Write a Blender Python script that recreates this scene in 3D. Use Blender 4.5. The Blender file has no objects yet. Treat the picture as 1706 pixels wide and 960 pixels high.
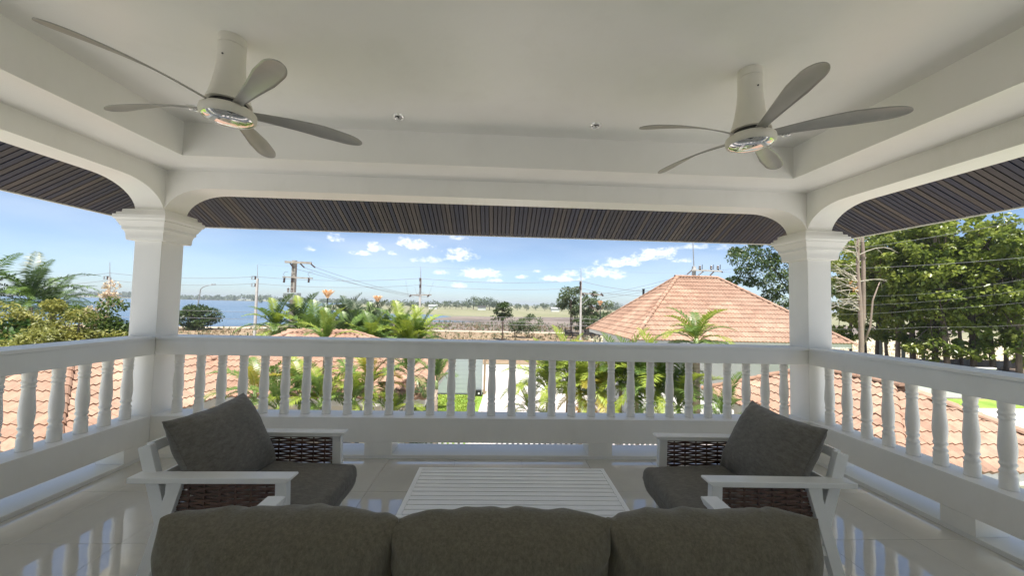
import bpy, bmesh, math, random
import numpy as np
from mathutils import Vector, Matrix, noise

SC = bpy.context.scene
COL = SC.collection
PI = math.pi
rad = math.radians

# ------------------------------------------------------------------ camera
F_PX, EYE = 620.0, 1.5                      # focal length in pixels of a 1706 px wide picture
def cam_rows():
    p, r, y = rad(2.56), rad(1.285), rad(-2.48)
    cp, sp, cr, sr, cy, sy = math.cos(p), math.sin(p), math.cos(r), math.sin(r), math.cos(y), math.sin(y)
    Rz = Matrix(((cy, sy, 0), (-sy, cy, 0), (0, 0, 1)))
    base = Matrix(((1, 0, 0), (0, 0, -1), (0, 1, 0)))
    Rx = Matrix(((1, 0, 0), (0, cp, sp), (0, -sp, cp)))
    Rr = Matrix(((cr, -sr, 0), (sr, cr, 0), (0, 0, 1)))
    return Rr @ Rx @ base @ Rz
RC = cam_rows()
cam_data = bpy.data.cameras.new('camera')
cam = bpy.data.objects.new('camera', cam_data)
COL.objects.link(cam)
cam_data.sensor_width = 36.0
cam_data.lens = 36.0 * F_PX / 1706.0
cam_data.clip_start = 0.05
cam_data.clip_end = 6000
m3 = Matrix((RC[0], -Vector(RC[1]), -Vector(RC[2]))).transposed()
cam.matrix_world = Matrix.Translation((0, 0, EYE)) @ m3.to_4x4()
SC.camera = cam
SC.render.resolution_x, SC.render.resolution_y = 1024, 577

def at(u, v, y):
    """the point at depth y behind pixel (u, v) of the 1706 x 960 photograph"""
    d = RC.transposed() @ Vector(((u - 853) / F_PX, (v - 480) / F_PX, 1))
    t = y / d.y
    return Vector((d.x * t, y, EYE + d.z * t))

# ------------------------------------------------------------------ light
SUN_TO = Vector((0.04, -0.30, 0.95)).normalized()
sun_el = math.asin(SUN_TO.z)
sun_rot = math.atan2(SUN_TO.x, SUN_TO.y)
sd = bpy.data.lights.new('sun', 'SUN')
sd.energy = 3.3
sd.angle = rad(0.53)
sd.color = (1.0, 0.965, 0.91)
so = bpy.data.objects.new('sun', sd)
COL.objects.link(so)
so.rotation_euler = (-SUN_TO).to_track_quat('-Z', 'Y').to_euler()
SKY_STRENGTH = 0.062
SC.view_settings.view_transform = 'Standard'
SC.view_settings.look = 'None'
SC.view_settings.exposure = 1.6
SC.view_settings.gamma = 1.0
SC.cycles.max_bounces = 10
SC.cycles.diffuse_bounces = 6
SC.cycles.glossy_bounces = 4
SC.cycles.transmission_bounces = 4
SC.cycles.sample_clamp_indirect = 12
try:
    SC.cycles.use_denoising = True
except Exception:
    pass

W = bpy.data.worlds.new('World')
SC.world = W
W.use_nodes = True

def build_world():
    nt = W.node_tree
    nt.nodes.clear()
    N = nt.nodes.new
    L = nt.links.new
    out = N('ShaderNodeOutputWorld')
    bg = N('ShaderNodeBackground')
    bg.inputs['Strength'].default_value = SKY_STRENGTH
    L(bg.outputs[0], out.inputs[0])
    sky = N('ShaderNodeTexSky')
    sky.sky_type = 'NISHITA'
    sky.sun_disc = False
    sky.sun_elevation = sun_el
    sky.sun_rotation = sun_rot
    sky.air_density = 0.6
    sky.dust_density = 0.75
    sky.ozone_density = 1.6
    tc = N('ShaderNodeTexCoord')
    sep = N('ShaderNodeSeparateXYZ')
    L(tc.outputs['Generated'], sep.inputs[0])
    def M(op, a, b=None, c=None):
        n = N('ShaderNodeMath')
        n.operation = op
        for i, v in enumerate((a, b, c)):
            if v is None:
                continue
            if isinstance(v, (int, float)):
                n.inputs[i].default_value = v
            else:
                L(v, n.inputs[i])
        return n.outputs[0]
    az = M('ARCTAN2', sep.outputs[0], sep.outputs[1])
    el = M('ARCSINE', sep.outputs[2])
    comb = N('ShaderNodeCombineXYZ')
    L(az, comb.inputs[0])
    L(M('MULTIPLY', el, 1.7), comb.inputs[1])
    def noise_tex(scale, detail, rough):
        n = N('ShaderNodeTexNoise')
        n.inputs['Scale'].default_value = scale
        n.inputs['Detail'].default_value = detail
        n.inputs['Roughness'].default_value = rough
        L(comb.outputs[0], n.inputs['Vector'])
        return n.outputs['Fac']
    big = noise_tex(26, 5, 0.6)
    fine = noise_tex(85, 6, 0.62)
    wob = M('ADD', M('MULTIPLY', M('SUBTRACT', big, 0.5), 2.9), M('MULTIPLY', M('SUBTRACT', fine, 0.5), 1.7))
    # small fair-weather clouds: direction (azimuth, elevation) and half sizes, in radians; last is thickness
    clouds = []
    for (u, v, a, b, s) in ((560, 397, 14, 10, .95), (517, 415, 11, 5, .8), (599, 421, 18, 6, .85), (627, 412, 14, 10, .85), (654, 421, 11, 6, .8),
                            (691, 406, 26, 12, .9), (697, 432, 15, 8, .6), (722, 432, 14, 9, .6), (764, 425, 26, 14, .8), (762, 396, 17, 5, .6),
                            (736, 453, 12, 6, .6), (800, 455, 33, 11, 1.05), (824, 467, 11, 4, .9), (764, 475, 14, 6, .6), (873, 461, 11, 4, .95), (893, 452, 8, 3, .8),
                            (938, 464, 34, 7, .95), (953, 456, 13, 7, 1.0), (1000, 455, 35, 12, .9), (1030, 438, 35, 10, .95), (1091, 424, 34, 13, 1.05),
                            (1140, 433, 16, 6, .9), (1160, 411, 30, 6, .6), (1210, 412, 28, 7, .5), (1008, 452, 26, 7, .8)):
        d = (at(u, v, 100.0) - Vector((0, 0, EYE))).normalized()
        d1 = (at(u + a, v, 100.0) - Vector((0, 0, EYE))).normalized()
        d2 = (at(u, v - b, 100.0) - Vector((0, 0, EYE))).normalized()
        azc, elc = math.atan2(d.x, d.y), math.asin(d.z)
        clouds.append((azc, elc, abs(math.atan2(d1.x, d1.y) - azc), abs(math.asin(d2.z) - elc), s))
    total = None
    for (a0, e0, aw, ew, s) in clouds:
        da = M('DIVIDE', M('SUBTRACT', az, a0), aw * 1.45)
        de0 = M('DIVIDE', M('SUBTRACT', el, e0 - ew * .25), ew * 1.45)
        de = M('MAXIMUM', de0, M('MULTIPLY', de0, -2.0))          # flatter base
        rr = M('ADD', M('MULTIPLY', da, da), M('MULTIPLY', de, de))
        f = M('SUBTRACT', 1.25, rr)
        f = M('ADD', f, M('MULTIPLY', wob, 1.0))
        mr = N('ShaderNodeMapRange')
        mr.interpolation_type = 'SMOOTHSTEP'
        mr.inputs['From Min'].default_value = 0.30
        mr.inputs['From Max'].default_value = 1.75
        mr.inputs['To Max'].default_value = s
        L(f, mr.inputs['Value'])
        # keep each cloud near its own centre
        lim = N('ShaderNodeMapRange')
        lim.interpolation_type = 'SMOOTHSTEP'
        lim.inputs['From Min'].default_value = 3.6
        lim.inputs['From Max'].default_value = 1.4
        L(rr, lim.inputs['Value'])
        v = M('MULTIPLY', mr.outputs[0], lim.outputs[0])
        total = v if total is None else M('MAXIMUM', total, v)
    # thin high veil that goes on all round
    mp = N('ShaderNodeMapping')
    mp.inputs['Scale'].default_value = (1.2, 1.2, 5.0)
    L(tc.outputs['Generated'], mp.inputs[0])
    vn = N('ShaderNodeTexNoise')
    vn.inputs['Scale'].default_value = 1.6
    vn.inputs['Detail'].default_value = 5
    L(mp.outputs[0], vn.inputs['Vector'])
    veil = N('ShaderNodeMapRange')
    veil.inputs['From Min'].default_value = 0.42
    veil.inputs['From Max'].default_value = 0.75
    veil.inputs['To Max'].default_value = 0.22
    L(vn.outputs['Fac'], veil.inputs['Value'])
    total = M('MAXIMUM', total, veil.outputs[0])
    mix = N('ShaderNodeMixRGB')
    L(total, mix.inputs[0])
    gm = N('ShaderNodeMixRGB')
    gm.blend_type = 'MULTIPLY'
    gm.inputs[0].default_value = 1
    gm.inputs[2].default_value = (SKY_R, SKY_G, SKY_B, 1)
    L(sky.outputs[0], gm.inputs[1])
    L(gm.outputs[0], mix.inputs[1])
    c = CLOUD_V
    mix.inputs[2].default_value = (c, c, c * 1.02, 1)
    L(mix.outputs[0], bg.inputs['Color'])
SKY_R, SKY_G, SKY_B = 1.0, 1.015, 0.985
CLOUD_V = 8.0
build_world()

# ------------------------------------------------------------------ materials
def new_mat(name):
    m = bpy.data.materials.new(name)
    m.use_nodes = True
    return m, m.node_tree, m.node_tree.nodes['Principled BSDF']

def ramp(nt, fac, stops):
    r = nt.nodes.new('ShaderNodeValToRGB')
    e = r.color_ramp.elements
    while len(e) < len(stops):
        e.new(0.5)
    for i, (p, c) in enumerate(stops):
        e[i].position = p
        e[i].color = (*c, 1)
    nt.links.new(fac, r.inputs[0])
    return r.outputs[0]

def tex(nt, scale, detail=4, rough=0.55, coord='Object', stretch=None):
    tc = nt.nodes.new('ShaderNodeTexCoord')
    src = tc.outputs[coord] if coord != 'World' else nt.nodes.new('ShaderNodeNewGeometry').outputs['Position']
    if stretch:
        mp = nt.nodes.new('ShaderNodeMapping')
        mp.inputs['Scale'].default_value = stretch
        nt.links.new(src, mp.inputs[0])
        src = mp.outputs[0]
    n = nt.nodes.new('ShaderNodeTexNoise')
    n.inputs['Scale'].default_value = scale
    n.inputs['Detail'].default_value = detail
    n.inputs['Roughness'].default_value = rough
    nt.links.new(src, n.inputs['Vector'])
    return n.outputs['Fac']

def bump(nt, b, fac, strength, dist=0.01):
    n = nt.nodes.new('ShaderNodeBump')
    n.inputs['Strength'].default_value = strength
    n.inputs['Distance'].default_value = dist
    nt.links.new(fac, n.inputs['Height'])
    nt.links.new(n.outputs[0], b.inputs['Normal'])

def mat(name, col, rough=0.6, var=0.12, scale=4.0, bmp=0.0, bscale=60.0, metal=0.0, spec=0.5, obj_rand=0.0, stretch=None, coord='Object', bdist=0.01, dirt=0.0, coat=0.0):
    """procedural paint / stone / plant material: base colour varied by noise, and per object if asked"""
    m, nt, b = new_mat(name)
    lo = tuple(c * (1 - var) for c in col)
    hi = tuple(min(1, c * (1 + var)) for c in col)
    c = ramp(nt, tex(nt, scale, coord=coord, stretch=stretch), [(0.3, lo), (0.7, hi)])
    if obj_rand:
        oi = nt.nodes.new('ShaderNodeObjectInfo')
        hsv = nt.nodes.new('ShaderNodeHueSaturation')
        mr = nt.nodes.new('ShaderNodeMapRange')
        mr.inputs['To Min'].default_value = 1 - obj_rand
        mr.inputs['To Max'].default_value = 1 + obj_rand
        nt.links.new(oi.outputs['Random'], mr.inputs['Value'])
        nt.links.new(mr.outputs[0], hsv.inputs['Value'])
        nt.links.new(c, hsv.inputs['Color'])
        c = hsv.outputs[0]
    nt.links.new(c, b.inputs['Base Color'])
    b.inputs['Roughness'].default_value = rough
    b.inputs['Metallic'].default_value = metal
    b.inputs['Specular IOR Level'].default_value = spec
    if dirt:
        g = ramp(nt, tex(nt, 2.2, 8, 0.72, coord='World', stretch=(1.6, 1.6, .7)), [(0.30, (1 - dirt, 1 - dirt * 1.05, 1 - dirt * 1.2)), (0.5, (1, 1, 1))])
        mx = nt.nodes.new('ShaderNodeMixRGB')
        mx.blend_type = 'MULTIPLY'
        mx.inputs[0].default_value = 1
        nt.links.new(c, mx.inputs[1])
        nt.links.new(g, mx.inputs[2])
        nt.links.new(mx.outputs[0], b.inputs['Base Color'])
    if bmp:
        bump(nt, b, tex(nt, bscale, coord=coord, stretch=stretch), bmp, bdist)
    if coat:
        b.inputs['Coat Weight'].default_value = 1.0
        b.inputs['Coat IOR'].default_value = coat
        b.inputs['Coat Roughness'].default_value = rough
    return m

def leaf_mat(name, stops, scale=0.6, trans=0.45, rough=0.45, obj_rand=0.12, fine=9.0):
    m, nt, b = new_mat(name)
    f1 = tex(nt, scale, 3)
    f2 = tex(nt, fine, 2)
    mx = nt.nodes.new('ShaderNodeMath')
    mx.operation = 'MULTIPLY_ADD'
    nt.links.new(f2, mx.inputs[0])
    mx.inputs[1].default_value = 0.6
    ad = nt.nodes.new('ShaderNodeMath')
    ad.operation = 'MULTIPLY'
    nt.links.new(f1, ad.inputs[0])
    ad.inputs[1].default_value = 0.5
    nt.links.new(ad.outputs[0], mx.inputs[2])
    c = ramp(nt, mx.outputs[0], stops)
    oi = nt.nodes.new('ShaderNodeObjectInfo')
    hsv = nt.nodes.new('ShaderNodeHueSaturation')
    mr = nt.nodes.new('ShaderNodeMapRange')
    mr.inputs['To Min'].default_value = 1 - obj_rand
    mr.inputs['To Max'].default_value = 1 + obj_rand
    nt.links.new(oi.outputs['Random'], mr.inputs['Value'])
    nt.links.new(mr.outputs[0], hsv.inputs['Value'])
    nt.links.new(c, hsv.inputs['Color'])
    c = hsv.outputs[0]
    nt.links.new(c, b.inputs['Base Color'])
    b.inputs['Roughness'].default_value = rough
    b.inputs['Specular IOR Level'].default_value = 0.6
    tr = nt.nodes.new('ShaderNodeBsdfTranslucent')
    nt.links.new(c, tr.inputs['Color'])
    ms = nt.nodes.new('ShaderNodeMixShader')
    ms.inputs[0].default_value = trans
    nt.links.new(b.outputs[0], ms.inputs[1])
    nt.links.new(tr.outputs[0], ms.inputs[2])
    nt.links.new(ms.outputs[0], nt.nodes['Material Output'].inputs['Surface'])
    return m

M = {}
M['white'] = mat('white_paint', (0.87, 0.858, 0.82), 0.40, 0.025, 1.3, 0.10, 30, coord='World', dirt=.035)
M['white_rail'] = mat('white_rail_paint', (0.87, 0.858, 0.82), 0.34, 0.03, 2.0, 0.10, 60, coord='World', dirt=.045)
M['ceiling'] = mat('ceiling_paint', (0.88, 0.868, 0.83), 0.32, 0.03, 0.9, 0.08, 25, coord='World', dirt=.03)
M['alu'] = mat('white_powder_coat', (0.82, 0.825, 0.82), 0.25, 0.03, 6, 0.04, 300)
M['table'] = mat('table_powder_coat', (0.90, 0.91, 0.92), 0.18, 0.03, 5, 0.04, 300)
M['grout'] = mat('grout', (0.28, 0.27, 0.25), 0.9, 0.1)
M['tile'] = mat('polished_floor_tile', (0.56, 0.545, 0.50), 0.02, 0.05, 2.2, 0.012, 3, 0, 0.8, 0.02, coord='World', dirt=.05, coat=2.2)
M['ledge'] = mat('white_ledge', (0.8, 0.8, 0.78), 0.35, 0.04, 2)
M['fascia'] = mat('cream_fascia', (0.74, 0.72, 0.66), 0.6, 0.05, 2)
M['wall'] = mat('cream_wall', (0.70, 0.66, 0.55), 0.8, 0.05, 1.2, 0.1, 40)
M['wall_grey'] = mat('pale_wall', (0.66, 0.66, 0.62), 0.8, 0.05, 1.2, 0.1, 40)
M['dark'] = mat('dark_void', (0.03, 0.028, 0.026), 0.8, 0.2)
M['black'] = mat('black_plastic', (0.02, 0.02, 0.022), 0.4, 0.2)
M['roof_under'] = mat('roof_underlay', (0.10, 0.055, 0.04), 0.9, 0.2)
M['concrete'] = mat('concrete', (0.50, 0.49, 0.46), 0.85, 0.12, 3, 0.2, 20)
M['pole'] = mat('pole_concrete', (0.52, 0.50, 0.47), 0.85, 0.15, 3, 0.1, 20)
M['pole_old'] = mat('weathered_pole_concrete', (0.34, 0.30, 0.26), 0.9, 0.25, 3, 0.1, 20)
M['steel'] = mat('galvanised_steel', (0.45, 0.46, 0.47), 0.5, 0.15, 6, 0, 1, 0.6)
M['wire'] = mat('power_cable', (0.20, 0.20, 0.21), 0.6, 0.1)
M['insulator'] = mat('brown_insulator', (0.06, 0.035, 0.03), 0.35, 0.2)
M['trafo'] = mat('transformer_paint', (0.35, 0.38, 0.37), 0.5, 0.1)
M['lotus'] = mat('lotus_shade', (0.85, 0.50, 0.27), 0.45, 0.25, 5)
M['gate'] = mat('grey_gate_paint', (0.40, 0.45, 0.46), 0.5, 0.05, 2)
M['brown_post'] = mat('brown_post', (0.33, 0.24, 0.16), 0.7, 0.1)
M['bark'] = mat('bark', (0.22, 0.165, 0.13), 0.95, 0.35, 5, 0.5, 16, stretch=(1, 1, .25), bdist=.03)
M['bark_pale'] = mat('pale_bark', (0.29, 0.22, 0.18), 0.9, 0.25, 5, 0.4, 16, stretch=(1, 1, .25), bdist=.02)
M['bark_dark'] = mat('dark_bark', (0.10, 0.075, 0.06), 0.95, 0.4, 5, 0.5, 16, stretch=(1, 1, .25), bdist=.03)
M['palm_trunk'] = mat('palm_trunk', (0.36, 0.29, 0.22), 0.9, 0.3, 4, 0.4, 12, stretch=(.4, .4, 3.0), bdist=.02)
M['shaft'] = mat('palm_crownshaft', (0.28, 0.36, 0.14), 0.5, 0.2, 3)

def tile_material():
    m, nt, b = new_mat('terracotta_tile')
    f = tex(nt, 0.9, 6, 0.65, coord='World')
    c = ramp(nt, f, [(0.3, (0.30, 0.168, 0.108)), (0.5, (0.352, 0.212, 0.142)), (0.72, (0.405, 0.268, 0.188))])
    oi = nt.nodes.new('ShaderNodeObjectInfo')
    hsv = nt.nodes.new('ShaderNodeHueSaturation')
    mr = nt.nodes.new('ShaderNodeMapRange')
    mr.inputs['To Min'].default_value = 0.82
    mr.inputs['To Max'].default_value = 1.15
    nt.links.new(oi.outputs['Random'], mr.inputs['Value'])
    nt.links.new(mr.outputs[0], hsv.inputs['Value'])
    nt.links.new(c, hsv.inputs['Color'])
    sp = nt.nodes.new('ShaderNodeMixRGB')
    sp.blend_type = 'MULTIPLY'
    g = ramp(nt, tex(nt, 5.0, 7, 0.75, coord='World'), [(0.32, (0.64, 0.61, 0.58)), (0.54, (1, 1, 1))])
    sp.inputs[0].default_value = 0.8
    nt.links.new(hsv.outputs[0], sp.inputs[1])
    nt.links.new(g, sp.inputs[2])
    nt.links.new(sp.outputs[0], b.inputs['Base Color'])
    b.inputs['Roughness'].default_value = 0.72
    bump(nt, b, tex(nt, 60, 4), 0.15, 0.004)
    return m
M['rtile'] = tile_material()

def slat_material():
    m, nt, b = new_mat('stained_timber_sky_sheen')
    oi = nt.nodes.new('ShaderNodeObjectInfo')
    c = ramp(nt, oi.outputs['Random'], [(0.0, (0.010, 0.018, 0.046)), (0.4, (0.017, 0.025, 0.055)), (0.66, (0.030, 0.030, 0.042)), (0.85, (0.052, 0.046, 0.047)), (1.0, (0.09, 0.076, 0.070))])  # blue tones paint the sky's sheen into the brown and grey stain
    g = ramp(nt, tex(nt, 3.0, 6, 0.65, stretch=(14, 14, 1.2)), [(0.3, (0.6, 0.6, 0.6)), (0.7, (1.25, 1.22, 1.2))])
    mx = nt.nodes.new('ShaderNodeMixRGB')
    mx.blend_type = 'MULTIPLY'
    mx.inputs[0].default_value = 1
    nt.links.new(c, mx.inputs[1])
    nt.links.new(g, mx.inputs[2])
    nt.links.new(mx.outputs[0], b.inputs['Base Color'])
    b.inputs['Roughness'].default_value = 0.42
    return m
M['slat'] = slat_material()

def fabric_material(name, col, streak):
    m, nt, b = new_mat(name)
    f = tex(nt, 45, 5, 0.7, stretch=streak)
    lo, hi = tuple(c * 0.82 for c in col), tuple(c * 1.18 for c in col)
    c = ramp(nt, f, [(0.28, lo), (0.72, hi)])
    g = ramp(nt, tex(nt, 14, 5, 0.7, stretch=streak), [(0.3, (0.72, 0.70, 0.66)), (0.7, (1.22, 1.2, 1.16))])
    mx = nt.nodes.new('ShaderNodeMixRGB')
    mx.blend_type = 'MULTIPLY'
    mx.inputs[0].default_value = 1
    nt.links.new(c, mx.inputs[1])
    nt.links.new(g, mx.inputs[2])
    nt.links.new(mx.outputs[0], b.inputs['Base Color'])
    b.inputs['Roughness'].default_value = 0.95
    b.inputs['Specular IOR Level'].default_value = 0.15
    b.inputs['Sheen Weight'].default_value = 0.25
    bump(nt, b, tex(nt, 240, 3), 0.35, 0.003)
    return m
M['fabric'] = fabric_material('charcoal_fabric', (0.165, 0.158, 0.145), (2, 2, 4))
M['fabric_sofa'] = fabric_material('taupe_fabric', (0.150, 0.138, 0.108), (7, 7, 1.2))
M['wicker'] = mat('brown_wicker', (0.105, 0.055, 0.040), 0.35, 0.4, 30, 0.3, 200, obj_rand=.25)
M['blade'] = mat('silver_blade', (0.42, 0.41, 0.39), 0.42, 0.05, 9, 0, 1, 0.35)
M['fan_white'] = mat('fan_pearl_paint', (0.72, 0.69, 0.62), 0.4, 0.02, 5)
M['chrome'] = mat('fan_mirror_lens', (0.75, 0.76, 0.78), 0.06, 0.02, 3, 0, 1, 1.0)
M['lamp_glass'] = mat('lamp_reflector', (0.93, 0.93, 0.92), 0.22, 0.05, 3, 0, 1, 0.8)

# ground
M['ground'] = mat('dry_ground', (0.34, 0.27, 0.17), 0.95, 0.25, .05, 0.3, 1.0)
def field_material(name, a, b_, c_, scale, detail=6):
    m, nt, b = new_mat(name)
    tcd = tex(nt, scale, detail, 0.65)
    fine = tex(nt, scale * 9, 5, 0.7)
    ad = nt.nodes.new('ShaderNodeMath')
    ad.operation = 'ADD'
    nt.links.new(tcd, ad.inputs[0])
    sb = nt.nodes.new('ShaderNodeMath')
    sb.operation = 'MULTIPLY_ADD'
    nt.links.new(fine, sb.inputs[0])
    sb.inputs[1].default_value = 0.6
    sb.inputs[2].default_value = -0.3
    nt.links.new(sb.outputs[0], ad.inputs[1])
    c = ramp(nt, ad.outputs[0], [(0.3, a), (0.5, b_), (0.7, c_)])
    nt.links.new(c, b.inputs['Base Color'])
    b.inputs['Roughness'].default_value = 0.95
    b.inputs['Specular IOR Level'].default_value = 0.2
    return m
M['dry'] = field_material('dry_grass_field', (0.19, 0.135, 0.085), (0.25, 0.182, 0.118), (0.29, 0.235, 0.15), 0.12)
M['far_field'] = field_material('far_field', (0.16, 0.165, 0.085), (0.21, 0.205, 0.12), (0.26, 0.235, 0.155), 0.02)
M['mud'] = field_material('mudflat', (0.10, 0.082, 0.07), (0.165, 0.135, 0.118), (0.22, 0.18, 0.15), 0.05)
M['sand'] = field_material('dirt_road', (0.32, 0.27, 0.20), (0.40, 0.35, 0.27), (0.44, 0.39, 0.31), 0.3)
M['road'] = field_material('concrete_road', (0.42, 0.39, 0.36), (0.50, 0.475, 0.44), (0.55, 0.52, 0.48), 0.4)
M['lawn'] = field_material('lawn', (0.13, 0.22, 0.035), (0.19, 0.28, 0.05), (0.26, 0.34, 0.08), 0.8)
M['soil'] = field_material('leaf_litter', (0.06, 0.045, 0.035), (0.11, 0.085, 0.065), (0.20, 0.16, 0.12), 0.8)
M['pale_soil'] = field_material('pale_soil', (0.38, 0.33, 0.23), (0.48, 0.42, 0.29), (0.50, 0.45, 0.33), 0.3)
M['paver'] = mat('courtyard_paver', (0.56, 0.51, 0.48), 0.85, 0.12, 3, 0.2, 30, obj_rand=.08)
M['sandfill'] = mat('paver_joint', (0.33, 0.31, 0.28), 0.95, 0.1)
M['kerb'] = mat('kerb', (0.55, 0.50, 0.42), 0.85, 0.1)

def water_material():
    m, nt, b = new_mat('lake_water')
    f = tex(nt, 0.05, 6, 0.6, stretch=(0.25, 1.6, 1))
    c = ramp(nt, f, [(0.35, (0.045, 0.085, 0.14)), (0.65, (0.10, 0.155, 0.22))])
    nt.links.new(c, b.inputs['Base Color'])
    b.inputs['Roughness'].default_value = 0.22
    b.inputs['Specular IOR Level'].default_value = 0.45
    bump(nt, b, tex(nt, 0.7, 5, 0.6, stretch=(.5, 1.4, 1)), 0.9, 0.35)
    return m
M['water'] = water_material()

M['palm_green'] = leaf_mat('palm_leaf_green', [(0.3, (0.045, 0.085, 0.02)), (0.55, (0.11, 0.185, 0.036)), (0.8, (0.25, 0.32, 0.08))], .9, .28, .42)
M['palm_lime'] = leaf_mat('palm_leaf_lime', [(0.3, (0.12, 0.19, 0.022)), (0.55, (0.25, 0.32, 0.04)), (0.8, (0.40, 0.43, 0.08))], .9, .28, .42)
M['palm_yellow'] = leaf_mat('palm_leaf_yellow', [(0.3, (0.30, 0.25, 0.03)), (0.55, (0.42, 0.36, 0.05)), (0.8, (0.5, 0.45, 0.10))], .9, .4, .4)
M['palm_dead'] = leaf_mat('palm_leaf_dead', [(0.3, (0.36, 0.15, 0.03)), (0.55, (0.50, 0.24, 0.06)), (0.8, (0.52, 0.33, 0.12))], .9, .3, .6)
M['palm_grey'] = leaf_mat('palm_leaf_greygreen', [(0.3, (0.025, 0.045, 0.02)), (0.55, (0.06, 0.095, 0.042)), (0.8, (0.15, 0.19, 0.10))], .9, .28, .42)
M['teak'] = leaf_mat('teak_leaf', [(0.28, (0.040, 0.070, 0.014)), (0.43, (0.105, 0.16, 0.026)), (0.57, (0.235, 0.29, 0.046)), (0.76, (0.43, 0.46, 0.11))], .45, .5, .35, .1, 1.6)
M['dark_leaf'] = leaf_mat('dark_tree_leaf', [(0.3, (0.020, 0.042, 0.011)), (0.55, (0.05, 0.088, 0.02)), (0.8, (0.15, 0.19, 0.045))], .5, .35, .4)
M['field_leaf'] = leaf_mat('field_tree_leaf', [(0.3, (0.05, 0.085, 0.03)), (0.55, (0.10, 0.145, 0.055)), (0.8, (0.20, 0.24, 0.11))], .5, .35, .5)
M['far_leaf'] = leaf_mat('far_tree_leaf', [(0.3, (0.055, 0.085, 0.045)), (0.55, (0.10, 0.135, 0.07)), (0.8, (0.17, 0.20, 0.11))], .06, .3, .6)
M['shrub_yellow'] = leaf_mat('shrub_leaf_yellow', [(0.3, (0.12, 0.14, 0.035)), (0.5, (0.24, 0.25, 0.06)), (0.7, (0.40, 0.37, 0.09)), (0.85, (0.50, 0.45, 0.14))], 1.1, .4, .5, .05, 5)
M['shrub_green'] = leaf_mat('shrub_leaf_green', [(0.3, (0.04, 0.08, 0.015)), (0.55, (0.10, 0.16, 0.03)), (0.8, (0.22, 0.27, 0.05))], 1.1, .4, .5)
M['blossom'] = leaf_mat('pale_blossom', [(0.3, (0.50, 0.36, 0.30)), (0.55, (0.60, 0.48, 0.36)), (0.8, (0.62, 0.52, 0.22))], 1.1, .4, .6)
M['straw'] = leaf_mat('dry_grass_blade', [(0.3, (0.19, 0.125, 0.07)), (0.55, (0.27, 0.19, 0.10)), (0.8, (0.31, 0.26, 0.13))], .3, .3, .8)
M['creeper'] = leaf_mat('creeper_leaf', [(0.3, (0.02, 0.05, 0.01)), (0.55, (0.045, 0.10, 0.018)), (0.8, (0.10, 0.17, 0.03))], 1.5, .3, .5)

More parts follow.
